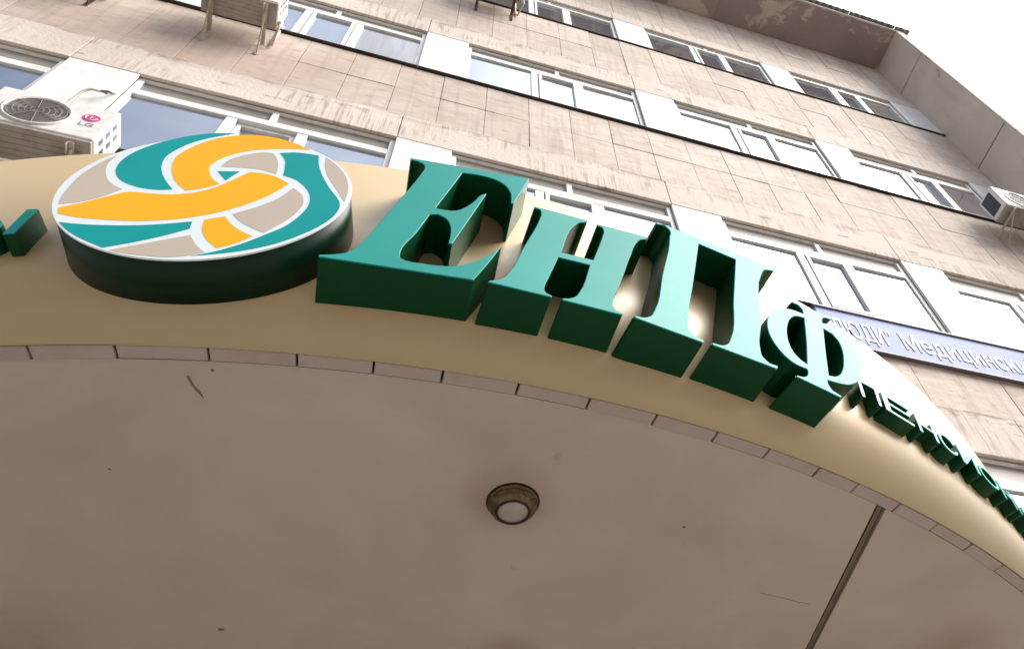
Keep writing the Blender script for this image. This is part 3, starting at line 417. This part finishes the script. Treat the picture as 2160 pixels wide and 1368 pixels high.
# white pier panels
for r in ROWS:
    for a, b_ in PIER:
        if inview((a+b_)/2, FY, (r['sill']+r['head'])/2, .3): bevel(bpart('pier_panel', bbox(a, b_, FY - .008, FY + .024, r['sill'], r['head'] - .004), MAT['pier']), .006)
# windows
win_cache = {}
def window(k, r):
    tilt = -.05 if r is ROWS[2] and k == 2 else 0.0
    x0, x1 = PIER[k][1], PIER[k+1][0]; z0, z1 = r['sill'] + .02, r['head'] - .003; wd = x1 - x0
    fy0, fy1 = FY + .03, FY + .085
    zt = z1 - r['tr']; zr = zt - r['rail']
    m1, m2, dv = x0 + .86*wd/2.37, x0 + 1.49*wd/2.37, x0 + 1.20*wd/2.37
    bm = bmesh.new(); e = .055
    box(bm, x0, x0 + e, fy0, fy1, z0, z1); box(bm, x1 - e, x1, fy0, fy1, z0, z1)
    box(bm, x0 + e, x1 - e, fy0, fy1, z0, z0 + .06); box(bm, x0 + e, x1 - e, fy0 - .004, fy1, zr, zt); box(bm, x0 + e, x1 - e, fy0, fy1, z1 - .02, z1)
    for c in (m1, m2): box(bm, c, c + .095, fy0, fy1, z0 + .06, zr)
    box(bm, dv, dv + .06, fy0, fy1, zt, z1 - .02)
    o = bpart('window', bm, MAT['pvc']); bevel(o, .006)
    for a, b_, j in ((x0 + e, m1, 0), (m1 + .095, m2, 1), (m2 + .095, x1 - e, 2)):
        if j == 1:                             # the opening casement has a frame of its own
            bm = bmesh.new(); q = .05; za, zb = z0 + .068, zr - .008
            box(bm, a + .008, a + q, fy0 - .014, fy1 - .02, za, zb); box(bm, b_ - q, b_ - .008, fy0 - .014, fy1 - .02, za, zb)
            box(bm, a + q, b_ - q, fy0 - .014, fy1 - .02, za, za + q); box(bm, a + q, b_ - q, fy0 - .014, fy1 - .02, zb - q, zb)
            if tilt: bmesh.ops.rotate(bm, verts=bm.verts[:], cent=(a, fy0, za), matrix=Matrix.Rotation(tilt, 3, 'X'))
            c = bpart('casement', bm, MAT['pvc'], o); bevel(c, .005)
            a += q; b_ -= q; ga, gb = za + q, zb - q
        else: ga, gb = z0 + .06, zr
        bm = bmesh.new(); box(bm, -(b_-a)/2, (b_-a)/2, -.004, .004, -(gb-ga)/2, (gb-ga)/2)
        p = obj('pane', bm, MAT['curtained'] if random.random() < .22 and r is not ROWS[2] else MAT['glass'], o); p.location = ((a+b_)/2 - OX, .058 - (math.sin(tilt)*(gb-ga)/2 if j == 1 else 0), (ga+gb)/2 + EYE); p.rotation_euler = ((tilt if j == 1 else 0) + random.uniform(-.004, .004), 0, random.uniform(-.008, .008))
    for a, b_ in ((x0 + e, dv), (dv + .06, x1 - e)): bpart('transom_panel', bbox(a, b_, fy0 + .03, fy1 - .01, zt, z1 - .02), MAT['transom'], o)
for r in ROWS:
    for k in range(len(PIER) - 1):
        if any(inview(x, FY, (r['sill']+r['head'])/2, .15) for x in (PIER[k][1], PIER[k+1][0])): window(k, r)
# zinc sills
for i, r in enumerate(ROWS[:3]):
    for k in range(len(PIER) - 1):
        a, b_ = PIER[k][0], PIER[k+1][0] if k < 5 else XR
        if not inview((a+b_)/2, FY, r['sill'], .6): continue
        bm = bmesh.new(); d_ = .022 if i == 0 else .034
        vs_ = box(bm, a + .002, b_ - .002, FY - d_, FY + .03, r['sill'] - .040, r['sill'] - .028)
        for v in vs_:
            if v.co.y > FY: v.co.z += .04
        box(bm, a + .002, b_ - .002, FY - d_ - .004, FY - d_ - .001, r['sill'] - (.032 if i == 0 else .038), r['sill'] - .026)
        bpart('window_sill', bm, MAT['sill'])
# roof overhang, fin wall at the corner, corrugated roof edge
OY = FY * .77
for a, b_ in ((XL, -3.2), (-3.194, 1.3), (1.306, 5.0), (5.006, XR + .006)):
    bpart('roof_overhang', bbox(a, b_, OY, FY + .3, ZTOP, ZTOP + .10), MAT['overhang'])
bpart('roof_edge', bbox(XL, XR + .2, OY - .03, OY - .001, ZTOP - .004, ZTOP + .105), MAT['lintel'])
for z0, z1 in ((-EYE, 5.50), (5.53, 9.07), (9.10, 12.66), (12.69, 16.24), (16.27, ZTOP - .006)):
    bevel(bpart('side_wall_panel', bbox(XR, XR + .17, OY, FY + .3, z0, z1), MAT['finwall']), .01)
bpart('side_wall_joint', bbox(XR + .02, XR + .15, OY + .02, FY + .28, -EYE, ZTOP - .02), MAT['gap'])
bpart('side_wall_trim', bbox(XR + .008, XR + .21, OY - .03, OY - .002, -EYE, ZTOP - .006), MAT['lintel'])
# wavy sheets
def sheet(x0, x1):
    bm = bmesh.new(); n = int((x1-x0)/.022); rows = []
    for j, (y, z) in enumerate(((OY - .10, ZTOP + .12), (FY + .3, ZTOP + .36))):
        for dz in (0, .012):
            rows.append([bm.verts.new((x0 + (x1-x0)*i/n, y, z + dz + .034*math.sin(2*math.pi*(x0 + (x1-x0)*i/n)/.155))) for i in range(n+1)])
    A0, A1, B0, B1 = rows
    for p, q in ((A0, B0), (A1, B1), (A0, A1), (B0, B1)):
        for i in range(n): bm.faces.new((p[i], p[i+1], q[i+1], q[i]))
    for i in (0, n): bm.faces.new((A0[i], A1[i], B1[i], B0[i]))
    o = bpart('roof_sheet', bm, MAT['roofsheet'])
x = -1.0
while x < 9.1:
    sheet(x, min(x + 1.09, 9.24)); x += 1.10

# ------------------------------------------------------------------ banner under the right-hand windows
BN = empty('banner_sign', (5.8, FY - .1, 5.94 + EYE))
tag(BN, 'long lavender sign board with white lettering fixed under the window sills', 'sign')
def npart(name, bm, mat, par=None):
    bmesh.ops.translate(bm, verts=bm.verts[:], vec=(-5.8, -(FY - .1), -5.94)); return obj(name, bm, mat, par or BN)
npart('panel', bbox(3.80, 8.7, FY - .045, FY - .014, 6.06, 6.625), MAT['banner'])
bm = bmesh.new()
box(bm, 3.78, 8.72, FY - .062, FY - .01, 6.627, 6.648); box(bm, 3.78, 8.72, FY - .050, FY - .01, 6.042, 6.058); npart('frame', bm, MAT['bframe'])
def text_mesh(s, offset=0.0):
    cu = bpy.data.curves.new('text', 'FONT'); cu.body = s; cu.size = 1; cu.resolution_u = 3; cu.offset = offset; cu.fill_mode = 'BOTH'; cu.extrude = .5
    o = bpy.data.objects.new('text', cu); C.objects.link(o); dg = bpy.context.evaluated_depsgraph_get()
    me = bpy.data.meshes.new_from_object(o.evaluated_get(dg)); bpy.data.objects.remove(o); return me
def text_bm(s, x0, x1, z0, z1, y0, y1, offset=0.0, cap=.729):
    """Solid text fitted to x0..x1, cap height z0..z1 and thickness y0..y1."""
    me = text_mesh(s, offset); bm = bmesh.new(); bm.from_mesh(me)
    xs = [v.co.x for v in bm.verts]; a, b_ = min(xs), max(xs)
    for v in bm.verts: v.co = Vector((x0 + (v.co.x - a)/(b_ - a)*(x1 - x0), y0 if v.co.z > 0 else y1, z0 + v.co.y/cap*(z1 - z0)))
    return bm
def ext(s):
    xs = [v.co.x for v in text_mesh(s).vertices]; return min(xs), max(xs)
def lettering(bm): npart('lettering', bm, MAT['bletter'])
BX0, BX1, BZ, BC = 4.65, 6.235, 6.185, .279; yl = (FY - .052, FY - .0452)
lettering(text_bm('\u201cЛЮДИ\u201d', 3.83, 4.54, BZ, BZ + BC, *yl))
(fa, fb), (_, pa), (na, nb), (sa, sb), (ha, _h) = ext('Медицинский'), ext('Медици'), ext('Медицин'), ext('ский'), ext('н')
k_ = (BX1 - BX0)/(fb - fa); X = lambda u: BX0 + (u - fa)*k_
lettering(text_bm('Медици', BX0, X(pa), BZ, BZ + BC, *yl))
lettering(text_bm('Н', X(nb) - (_h - ha)*k_, X(nb), BZ, BZ + BC*.745, *yl))     # the lower-case letter has the shape of the capital
lettering(text_bm('ский', BX1 - (sb - sa)*k_, BX1, BZ, BZ + BC, *yl))

# ------------------------------------------------------------------ canopy over the entrance
CX, CY, CR = .34536, 6.42791, 4.8623; Z0, Z1 = 2.0, 3.232
CAN = empty('entrance_canopy', (CX, FY, EYE + Z0)); tag(CAN, 'curved entrance canopy with gold fascia and grey plaster soffit', 'canopy')
def cpart(name, bm, mat, par=None, smooth=False):
    bmesh.ops.translate(bm, verts=bm.verts[:], vec=(-CX, -FY, -Z0)); return obj(name, bm, mat, par or CAN, smooth)
def arc(r, a, z): return (CX + r*math.sin(a), CY - r*math.cos(a), z)
AM = math.acos((CY - FY)/CR)
def ring_strip(r0, r1, a0, a1, z0, z1, n):
    bm = bmesh.new(); prev = None
    for i in range(n+1):
        a = a0 + (a1-a0)*i/n; cur = [bm.verts.new(arc(r, a, z)) for r, z in ((r0, z0), (r1, z0), (r1, z1), (r0, z1))]
        if prev:
            for k in range(4): bm.faces.new((prev[k], prev[(k+1)%4], cur[(k+1)%4], cur[k]))
        else: bm.faces.new(cur)
        prev = cur
    bm.faces.new(prev); return bm
# gold fascia
cpart('fascia_panel', ring_strip(CR - .004, CR, -AM, AM, Z0 - .004, Z1, 160), MAT['fascia'], smooth=False)
for p in CAN.children[0].data.polygons: p.use_smooth = abs(p.normal.z) < .5
cpart('fascia_backing', ring_strip(CR - .05, CR - .006, -AM, AM, Z0 + .02, Z1 - .02, 120), MAT['gap'])
# roof deck
bm = bmesh.new(); n = 80
top = [bm.verts.new(arc(CR - .052, -AM + 2*AM*i/n, Z1 - .12)) for i in range(n+1)]; bot = [bm.verts.new(arc(CR - .052, -AM + 2*AM*i/n, Z0 + .03)) for i in range(n+1)]
bm.faces.new(top); bm.faces.new(bot[::-1])
for i in range(n): bm.faces.new((top[i], top[i+1], bot[i+1], bot[i]))
bm.faces.new((top[0], bot[0], bot[n], top[n])); cpart('roof_deck', bm, MAT['roofdeck'])
# edge tiles
TJ = [-0.2169, -0.1681, -0.1202, -0.0772, -0.0372, 0.0089, 0.0547, 0.1004, 0.1451, 0.1863, 0.2293, 0.2651, 0.3077, 0.3496, 0.3916]
while TJ[0] > -AM + .05: TJ.insert(0, TJ[0] - .0445)
while TJ[-1] < AM - .05: TJ.append(TJ[-1] + .0428)
for a, b_ in zip(TJ, TJ[1:]):
    gp = .0007; dz = random.uniform(-.002, .002)
    o = cpart('edge_tile', ring_strip(CR - .0545 + random.uniform(-.002, .002), CR - .0095, a + gp, b_ - gp, Z0 + dz, Z0 + .022, 4), MAT['tile']); bevel(o, .002, 1)
# plaster soffit in two fields, parted by a joint strip
RS = CR - .0575; xa = lambda y: 1.750 + (y - 1.835)*.1118
def soffit_field(sign):
    bm = bmesh.new(); pts = []
    a0 = None
    for i in range(401):
        a = -AM + 2*AM*i/400; x, y, _ = arc(RS, a, 0)
        if y > FY: continue
        if sign < 0 and x < xa(y) - .011 or sign > 0 and x > xa(y) + .011: pts.append((x, y))
    e = (xa(FY) + sign*.011, FY)
    pts.append(e) if sign < 0 else pts.append((pts[-1][0], FY))
    if sign < 0: pts.append((pts[0][0], FY))
    else: pts.append(e)
    lo = [bm.verts.new((x, y, Z0 + .004)) for x, y in pts]; hi = [bm.verts.new((x, y, Z0 + .028)) for x, y in pts]
    bm.faces.new(lo); bm.faces.new(hi[::-1])
    for i in range(len(lo)): bm.faces.new((lo[i-1], lo[i], hi[i], hi[i-1]))
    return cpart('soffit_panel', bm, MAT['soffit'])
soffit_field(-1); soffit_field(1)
bm = bmesh.new(); ys = [1.80 + (FY - 1.80)*i/24 for i in range(25)]; prev = None
for y in ys:
    wl, wr = 0.009 + random.uniform(-.0015, .001), 0.009 + random.uniform(-.001, .002)
    if y < 1.82: y = 1.82
    cur = [bm.verts.new((xa(y) - wl, y, Z0 + .007)), bm.verts.new((xa(y) + wr, y, Z0 + .007)), bm.verts.new((xa(y) + wr, y, Z0 + .026)), bm.verts.new((xa(y) - wl, y, Z0 + .026))]
    if prev:
        for k in range(4): bm.faces.new((prev[k], prev[(k+1)%4], cur[(k+1)%4], cur[k]))
    else: bm.faces.new(cur)
    prev = cur
bm.faces.new(prev); cpart('joint_strip', bm, MAT['joint'])
# chipped paint: thin lenticular scars
def chip(pts, h=.003):
    bm = bmesh.new(); vs_ = [bm.verts.new((x, y, Z0 + .0045)) for x, y in pts]; lo = [bm.verts.new((x, y, Z0 + .0045 - h)) for x, y in pts]
    bm.faces.new(lo)
    for i in range(len(pts)): bm.faces.new((vs_[i-1], vs_[i], lo[i], lo[i-1]))
    return cpart('paint_chip', bm, MAT['chip'])
chip([(-.515, 1.756), (-.509, 1.754), (-.492, 1.788), (-.478, 1.802), (-.466, 1.828), (-.474, 1.820), (-.486, 1.806), (-.502, 1.782)], .002)
for x, y, s in ((-.356, 2.874, .010), (-.709, 2.161, .0045), (1.09, 2.066, .005), (-.45, 1.72, .005)):
    chip([(x + s*(.8 + .5*random.random())*math.cos(t), y + s*(.6 + .5*random.random())*math.sin(t)) for t in [2*math.pi*k/9 for k in range(9)]], .002)
cr_pts = [(1.50, 2.352), (1.55, 2.359), (1.60, 2.364), (1.66, 2.376), (1.72, 2.381)]
bm = bmesh.new()
for p, q in zip(cr_pts, cr_pts[1:]): bar(bm, (*p, Z0 + .004), (*q, Z0 + .004), .0022, .001)
cpart('hairline_crack', bm, MAT['chip'])

# ------------------------------------------------------------------ ceiling lamp in the soffit
LX, LY = .487, 2.062
L = empty('ceiling_lamp', (LX, LY, EYE + Z0 + .004)); tag(L, 'small round unlit ceiling lamp with brown scalloped ring on the soffit', 'lamp')
bm = bmesh.new(); n = 96; rings = []
prof = [(.080, -.0005), (.0815, -.006), (.078, -.011), (.0775, -.020), (.071, -.034), (.060, -.044), (.0565, -.046), (.0525, -.041)]
for j, (r, z) in enumerate(prof):
    amp = .0042 if j < 4 else (.0022 if j < 5 else 0)
    rings.append([bm.verts.new(((r + amp*(abs(math.sin(5*t + .5))**.6 - .6))*math.cos(t), (r + amp*(abs(math.sin(5*t + .5))**.6 - .6))*math.sin(t), z)) for t in [2*math.pi*k/n for k in range(n)]])
for a, b_ in zip(rings, rings[1:]):
    for k in range(n): bm.faces.new((a[k], a[(k+1)%n], b_[(k+1)%n], b_[k]))
bm.faces.new(rings[0][::-1]); obj('ring', bm, MAT['brass'], L)
bm = bmesh.new(); lathe(bm, [(.0555, -.0465), (.0555, -.0495), (.0495, -.0495), (.0495, -.043)], 64); obj('inner_rim', bm, MAT['dark'], L, True)
bm = bmesh.new(); lathe(bm, [(.0492, -.044), (.040, -.047), (.025, -.0495), (.012, -.0505), (0, -.051)], 48); obj('lens', bm, MAT['lens'], L, True)
bm = bmesh.new(); lathe(bm, [(.087, .0), (.087, -.003), (.079, -.003)], 64); obj('back_plate', bm, MAT['dark'], L)

# ------------------------------------------------------------------ letters and the round logo, standing on the fascia
def mount(name, phi, r, z):
    """Local frame on the fascia: x along it, -y outwards; origin on the panel."""
    return empty(name, (CX + r*math.sin(phi), CY - r*math.cos(phi), EYE + z), phi)
DT = .1553
def channel_letter(key, label):
    phi, outer, holes = LETTERS[key]
    zb = min(z for x, z in outer); t = mount('channel_letter', phi, CR, zb)
    sh = lambda l: [(x, z - zb) for x, z in l]
    o = obj('side_wall', prism(sh(outer), [sh(h) for h in holes], -DT + .0065, .012, (True, True)), MAT['side'], t)
    f = obj('face', prism(sh(outer), [sh(h) for h in holes], -DT, -DT + .006, (True, True)), MAT['face'], t); bevel(f, .002, 1, 55)
    tag(t, label, 'sign letter', 'big letters of the main sign'); return t
channel_letter('E', 'tall green letter Е with open counters, next to the round logo')
channel_letter('N', 'shorter green letter Н with a crossbar, between Е and П')
channel_letter('P', 'tall green letter П shaped like a gate, between Н and Ф')
channel_letter('F', 'green letter Ф with two oval holes, last big letter of the sign')
# round logo
DR, DPHI, DZ = .4296, -.19668, 2.6154
T = mount('round_logo', DPHI, CR, DZ - DR); tag(T, 'round logo disc with orange, teal and beige interlaced bands and dark edge', 'logo')
def disc(r, y0, y1, n=128):
    return prism([(r*math.cos(2*math.pi*k/n), DR + r*math.sin(2*math.pi*k/n)) for k in range(n)], [], y0, y1)
o = obj('side_wall', disc(DR - .004, -DT + .0085, .012), MAT['discside'], T)
for p in o.data.polygons: p.use_smooth = abs(p.normal.y) < .5
o = obj('face_plate', disc(DR, -DT + .002, -DT + .008), MAT['white'], T); bevel(o, .002, 1)
for k, pts in INLAYS.items():
    obj({'b': 'beige_band', 't': 'teal_band', 'o': 'orange_band'}[k[0]], prism([(x, z + DR) for x, z in pts], [], -DT + .0013, -DT + .003), MAT[{'b': 'beige', 't': 'teal', 'o': 'orange'}[k[0]]], T)
# small letters
def small_letter(ch, s0, s1, slant, label, zb=2.482, zt=2.612, dep=.07):
    R = CR + dep; phi = (s0 + s1)/2/R; wd = s1 - s0; t = mount('small_letter', phi, CR, zb)
    hh = zt - zb
    for nm, y0, y1, m in (('side_wall', -dep + .0045, .006, 'side'), ('face', -dep, -dep + .004, 'smallface')):
        bm = text_bm(ch, -wd/2, wd/2, 0, hh, y0, y1, -.004)
        for v in bm.verts: v.co.x += v.co.z*slant
        obj(nm, bm, MAT[m], t)
    tag(t, label, 'sign letter', 'small green letters of the sign'); return t
SM = [('П', .745, .802), ('Е', .815, .903), ('Н', .922, .988), ('С', 1.000, 1.062), ('И', 1.076, 1.145), ('О', 1.157, 1.238), ('Н', 1.252, 1.315), ('Н', 1.330, 1.393), ('Ы', 1.408, 1.485), ('Й', 1.50, 1.56)]
LB = ['small green letter П right after the big Ф', 'small green letter Е, second of the small row after Ф', 'small green letter Н between Е and С in the small row', 'small green letter С with a rounded underside, after Н',
      'small green letter И between С and О', 'small green round letter О, widest of the far small letters', 'small green letter Н directly after the round О', 'small green letter Н between another Н and Ы',
      'small green letter Ы far along the curved fascia', 'small green letter Й with a breve, at the far end']
for (ch, a, b_), lb in zip(SM, LB): small_letter(ch, 2*a*.988, 2*b_*.988, .24, lb)
t = mount('small_letter', -.3108, CR, 2.462); tag(t, 'small green letter Ы alone beside the round logo disc', 'sign letter', 'small green letters of the sign')
_bar = [(.0, .0), (.034, .0), (.034, .160), (.0, .160)]
_bow = [(-.125, 0), (-.06, 0), (-.042, .008), (-.030, .026), (-.026, .048), (-.030, .070), (-.042, .088), (-.06, .096), (-.093, .096), (-.093, .160), (-.125, .160)]
_hol = [(-.093, .026), (-.068, .026), (-.059, .034), (-.056, .048), (-.059, .062), (-.068, .070), (-.093, .070)]
obj('side_wall', prism(_bar, [_bow, _hol], -.0755, .006), MAT['side'], t); bevel(obj('face', prism(_bar, [_bow, _hol], -.08, -.076), MAT['face'], t), .0012, 1)

# ------------------------------------------------------------------ air conditioners on the facade
def aircon(x0, z0, label, bracket='bracket', logo=False, coil_left=False, w_=.77, h_=.55, y0=3.24, y1=3.53):
    xc = x0 + w_/2; t = empty('air_conditioner', (xc, FY, EYE + z0)); tag(t, label, 'air conditioner', 'outdoor air conditioner units on the facade')
    Y0, Y1 = y0 - FY, y1 - FY; hw = w_/2
    o = obj('casing', bbox(-hw, hw, Y0, Y1, .035, h_), MAT['acwhite'], t); bevel(o, .018, 3)
    o = obj('base_pan', bbox(-hw + .006, hw - .006, Y0 + .008, Y1 - .006, .0, .034), MAT['acgrey'], t); bevel(o, .006)
    bm = bmesh.new()
    for i in range(5): box(bm, -hw + .05, hw - .05, Y0 + .05 + i*.045, Y0 + .058 + i*.045, -.006, -.0005)
    obj('base_rib', bm, MAT['acgrey'], t)
    fx = -.06; fz = h_/2 - .005; fr = .2
    bm = bmesh.new(); lathe(bm, [(fr + .012, 0), (fr + .012, .012), (fr, .016), (fr - .006, .004), (fr - .02, .003), (0, .003)], 56)
    bmesh.ops.rotate(bm, verts=bm.verts[:], cent=(0, 0, 0), matrix=Matrix.Rotation(math.pi/2, 3, 'X')); bmesh.ops.translate(bm, verts=bm.verts[:], vec=(fx, Y0 - .0005, fz)); obj('fan_ring', bm, [MAT['acwhite']], t, True)
    bm = bmesh.new(); lathe(bm, [(fr - .012, .0045), (fr - .012, .0055), (0, .0055)], 48); bmesh.ops.rotate(bm, verts=bm.verts[:], cent=(0, 0, 0), matrix=Matrix.Rotation(math.pi/2, 3, 'X')); bmesh.ops.translate(bm, verts=bm.verts[:], vec=(fx, Y0, fz)); o = obj('fan_opening', bm, MAT['grille'], t)
    bm = bmesh.new()
    for q in (.04, .075, .11, .145, .18):
        pts = [(fx + q*math.cos(2*math.pi*k/32), Y0 - .012, fz + q*math.sin(2*math.pi*k/32)) for k in range(33)]; tube(bm, pts, .0028, 5)
    for k in range(8):
        c, s = math.cos(math.pi*k/4 + .2), math.sin(math.pi*k/4 + .2); tube(bm, [(fx + .03*c, Y0 - .012, fz + .03*s), (fx + .195*c, Y0 - .012, fz + .195*s)], .003, 5)
    obj('fan_grille', bm, MAT['grillebar'], t)
    sg = -1 if coil_left else 1                # side vents or open coil
    if coil_left:
        bm = bbox(-hw - .003, -hw - .0005, Y0 + .07, Y1 - .03, .10, h_ - .06); obj('coil', bm, MAT['coil'], t)
        bm = bmesh.new()
        for k in range(14): box(bm, -hw - .007, -hw - .0035, Y0 + .075 + k*.0142, Y0 + .078 + k*.0142, .10, h_ - .06)
        obj('coil_guard', bm, MAT['coil'], t)
    else:
        bm = bmesh.new()
        for k in range(3):
            box(bm, hw - .001, hw + .003, Y0 + .05, Y0 + .085, .12 + k*.13, .19 + k*.13); box(bm, hw - .001, hw + .003, Y0 + .13, Y0 + .165, .12 + k*.13, .19 + k*.13)
        obj('side_vent', bm, MAT['coil'], t)
        bm = bmesh.new(); box(bm, hw + .0005, hw + .035, Y1 - .10, Y1 - .03, .06, .17); o = obj('valve_cover', bm, MAT['acwhite'], t); bevel(o, .01)
        bm = bmesh.new(); tube(bm, [(hw + .02, Y1 - .06, .065), (hw + .03, Y1 - .05, .0), (hw + .02, Y1 - .02, -.05), (hw - .02, -.03, -.06), (hw - .05, -.012, .05), (hw - .05, -.012, h_ + .12)], .014, 8); obj('pipe', bm, MAT['pipe'], t, True)
    for s in (-1, 1):                           # two wall brackets: arm, wall plate, brace
        bx = s*(hw - .115); bm = bmesh.new()
        box(bm, bx - .02, bx + .02, Y0 + .01, -.004, -.042, -.0365); box(bm, bx - .02, bx - .0145, Y0 + .01, -.004, -.080, -.0425)
        box(bm, bx - .02, bx + .02, -.010, -.0035, -.36, -.081)
        bar(bm, (bx + .005, Y0 + .06, -.048), (bx + .005, -.012, -.33), .014, .014)
        for yb in (Y0 + .06, Y1 - .06): box(bm, bx - .012, bx + .012, yb - .012, yb + .012, -.036, -.007)
        obj('bracket', bm, MAT[bracket], t)
    if logo:                                    # a plain round pink badge and two grey letters
        bm = bmesh.new(); lathe(bm, [(.058, 0), (.058, .002), (0, .002)], 32); bmesh.ops.rotate(bm, verts=bm.verts[:], cent=(0, 0, 0), matrix=Matrix.Rotation(math.pi/2, 3, 'X')); bmesh.ops.translate(bm, verts=bm.verts[:], vec=(.255, Y0 - .0005, .35)); o = obj('badge', bm, MAT['pink'], t)
        bm = text_bm('LG', .215, .305, .215, .268, Y0 - .0025, Y0 - .0005, .01); obj('badge_lettering', bm, MAT['greyprint'], t)
        bm = bmesh.new(); tube(bm, [(.255 + .038*math.cos(a), Y0 - .0035, .35 + .038*math.sin(a)) for a in [math.pi*.5 + 1.5*math.pi*k/16 for k in range(17)]], .005, 5); tube(bm, [(.255, Y0 - .0035, .35), (.29, Y0 - .0035, .35)], .005, 5); tube(bm, [(.252, Y0 - .0035, .37), (.252, Y0 - .0035, .335)], .004, 5); obj('badge_mark', bm, MAT['acwhite'], t)
    return t
aircon(-2.985, 5.93, 'white air conditioner with a round pink badge beside the canopy top', logo=True, y0=3.25)
aircon(-2.60, 9.78, 'dusty cream air conditioner under the sill, seen mostly from its underside', y0=3.22, y1=3.52)
aircon(.13, 13.72, 'air conditioner on dark brown brackets below the top row of windows', bracket='rust', y0=3.22, y1=3.52)
aircon(-4.27, 9.92, 'air conditioner on a rusty red bracket high above the pink-badged one', bracket='rust', y0=3.22, y1=3.52)
aircon(7.55, 9.80, 'white air conditioner with an open dark coil side near the corner wall', coil_left=True, y0=3.22, y1=3.52)
# loose cable hanging over the pier next to the first air conditioner
t = empty('wall_cable', (-2.75, FY - .02, 7.3 + EYE)); tag(t, 'short frayed cable sticking out of the white pier above the pink badge', 'cable')
bm = bmesh.new(); tube(bm, [(.08, .01, .42), (.06, -.03, .30), (.0, -.05, .24), (-.06, -.06, .22), (-.10, -.05, .16), (-.12, -.03, .02), (-.14, -.03, -.2)], .012, 8); obj('sheath', bm, MAT['pipe'], t, True)
bm = bmesh.new(); tube(bm, [(-.0, -.05, .24), (.06, -.06, .255), (.10, -.05, .25)], .009, 6); tube(bm, [(.03, -.055, .235), (.07, -.06, .20)], .009, 6); obj('wire_end', bm, MAT['joint'], t, True)
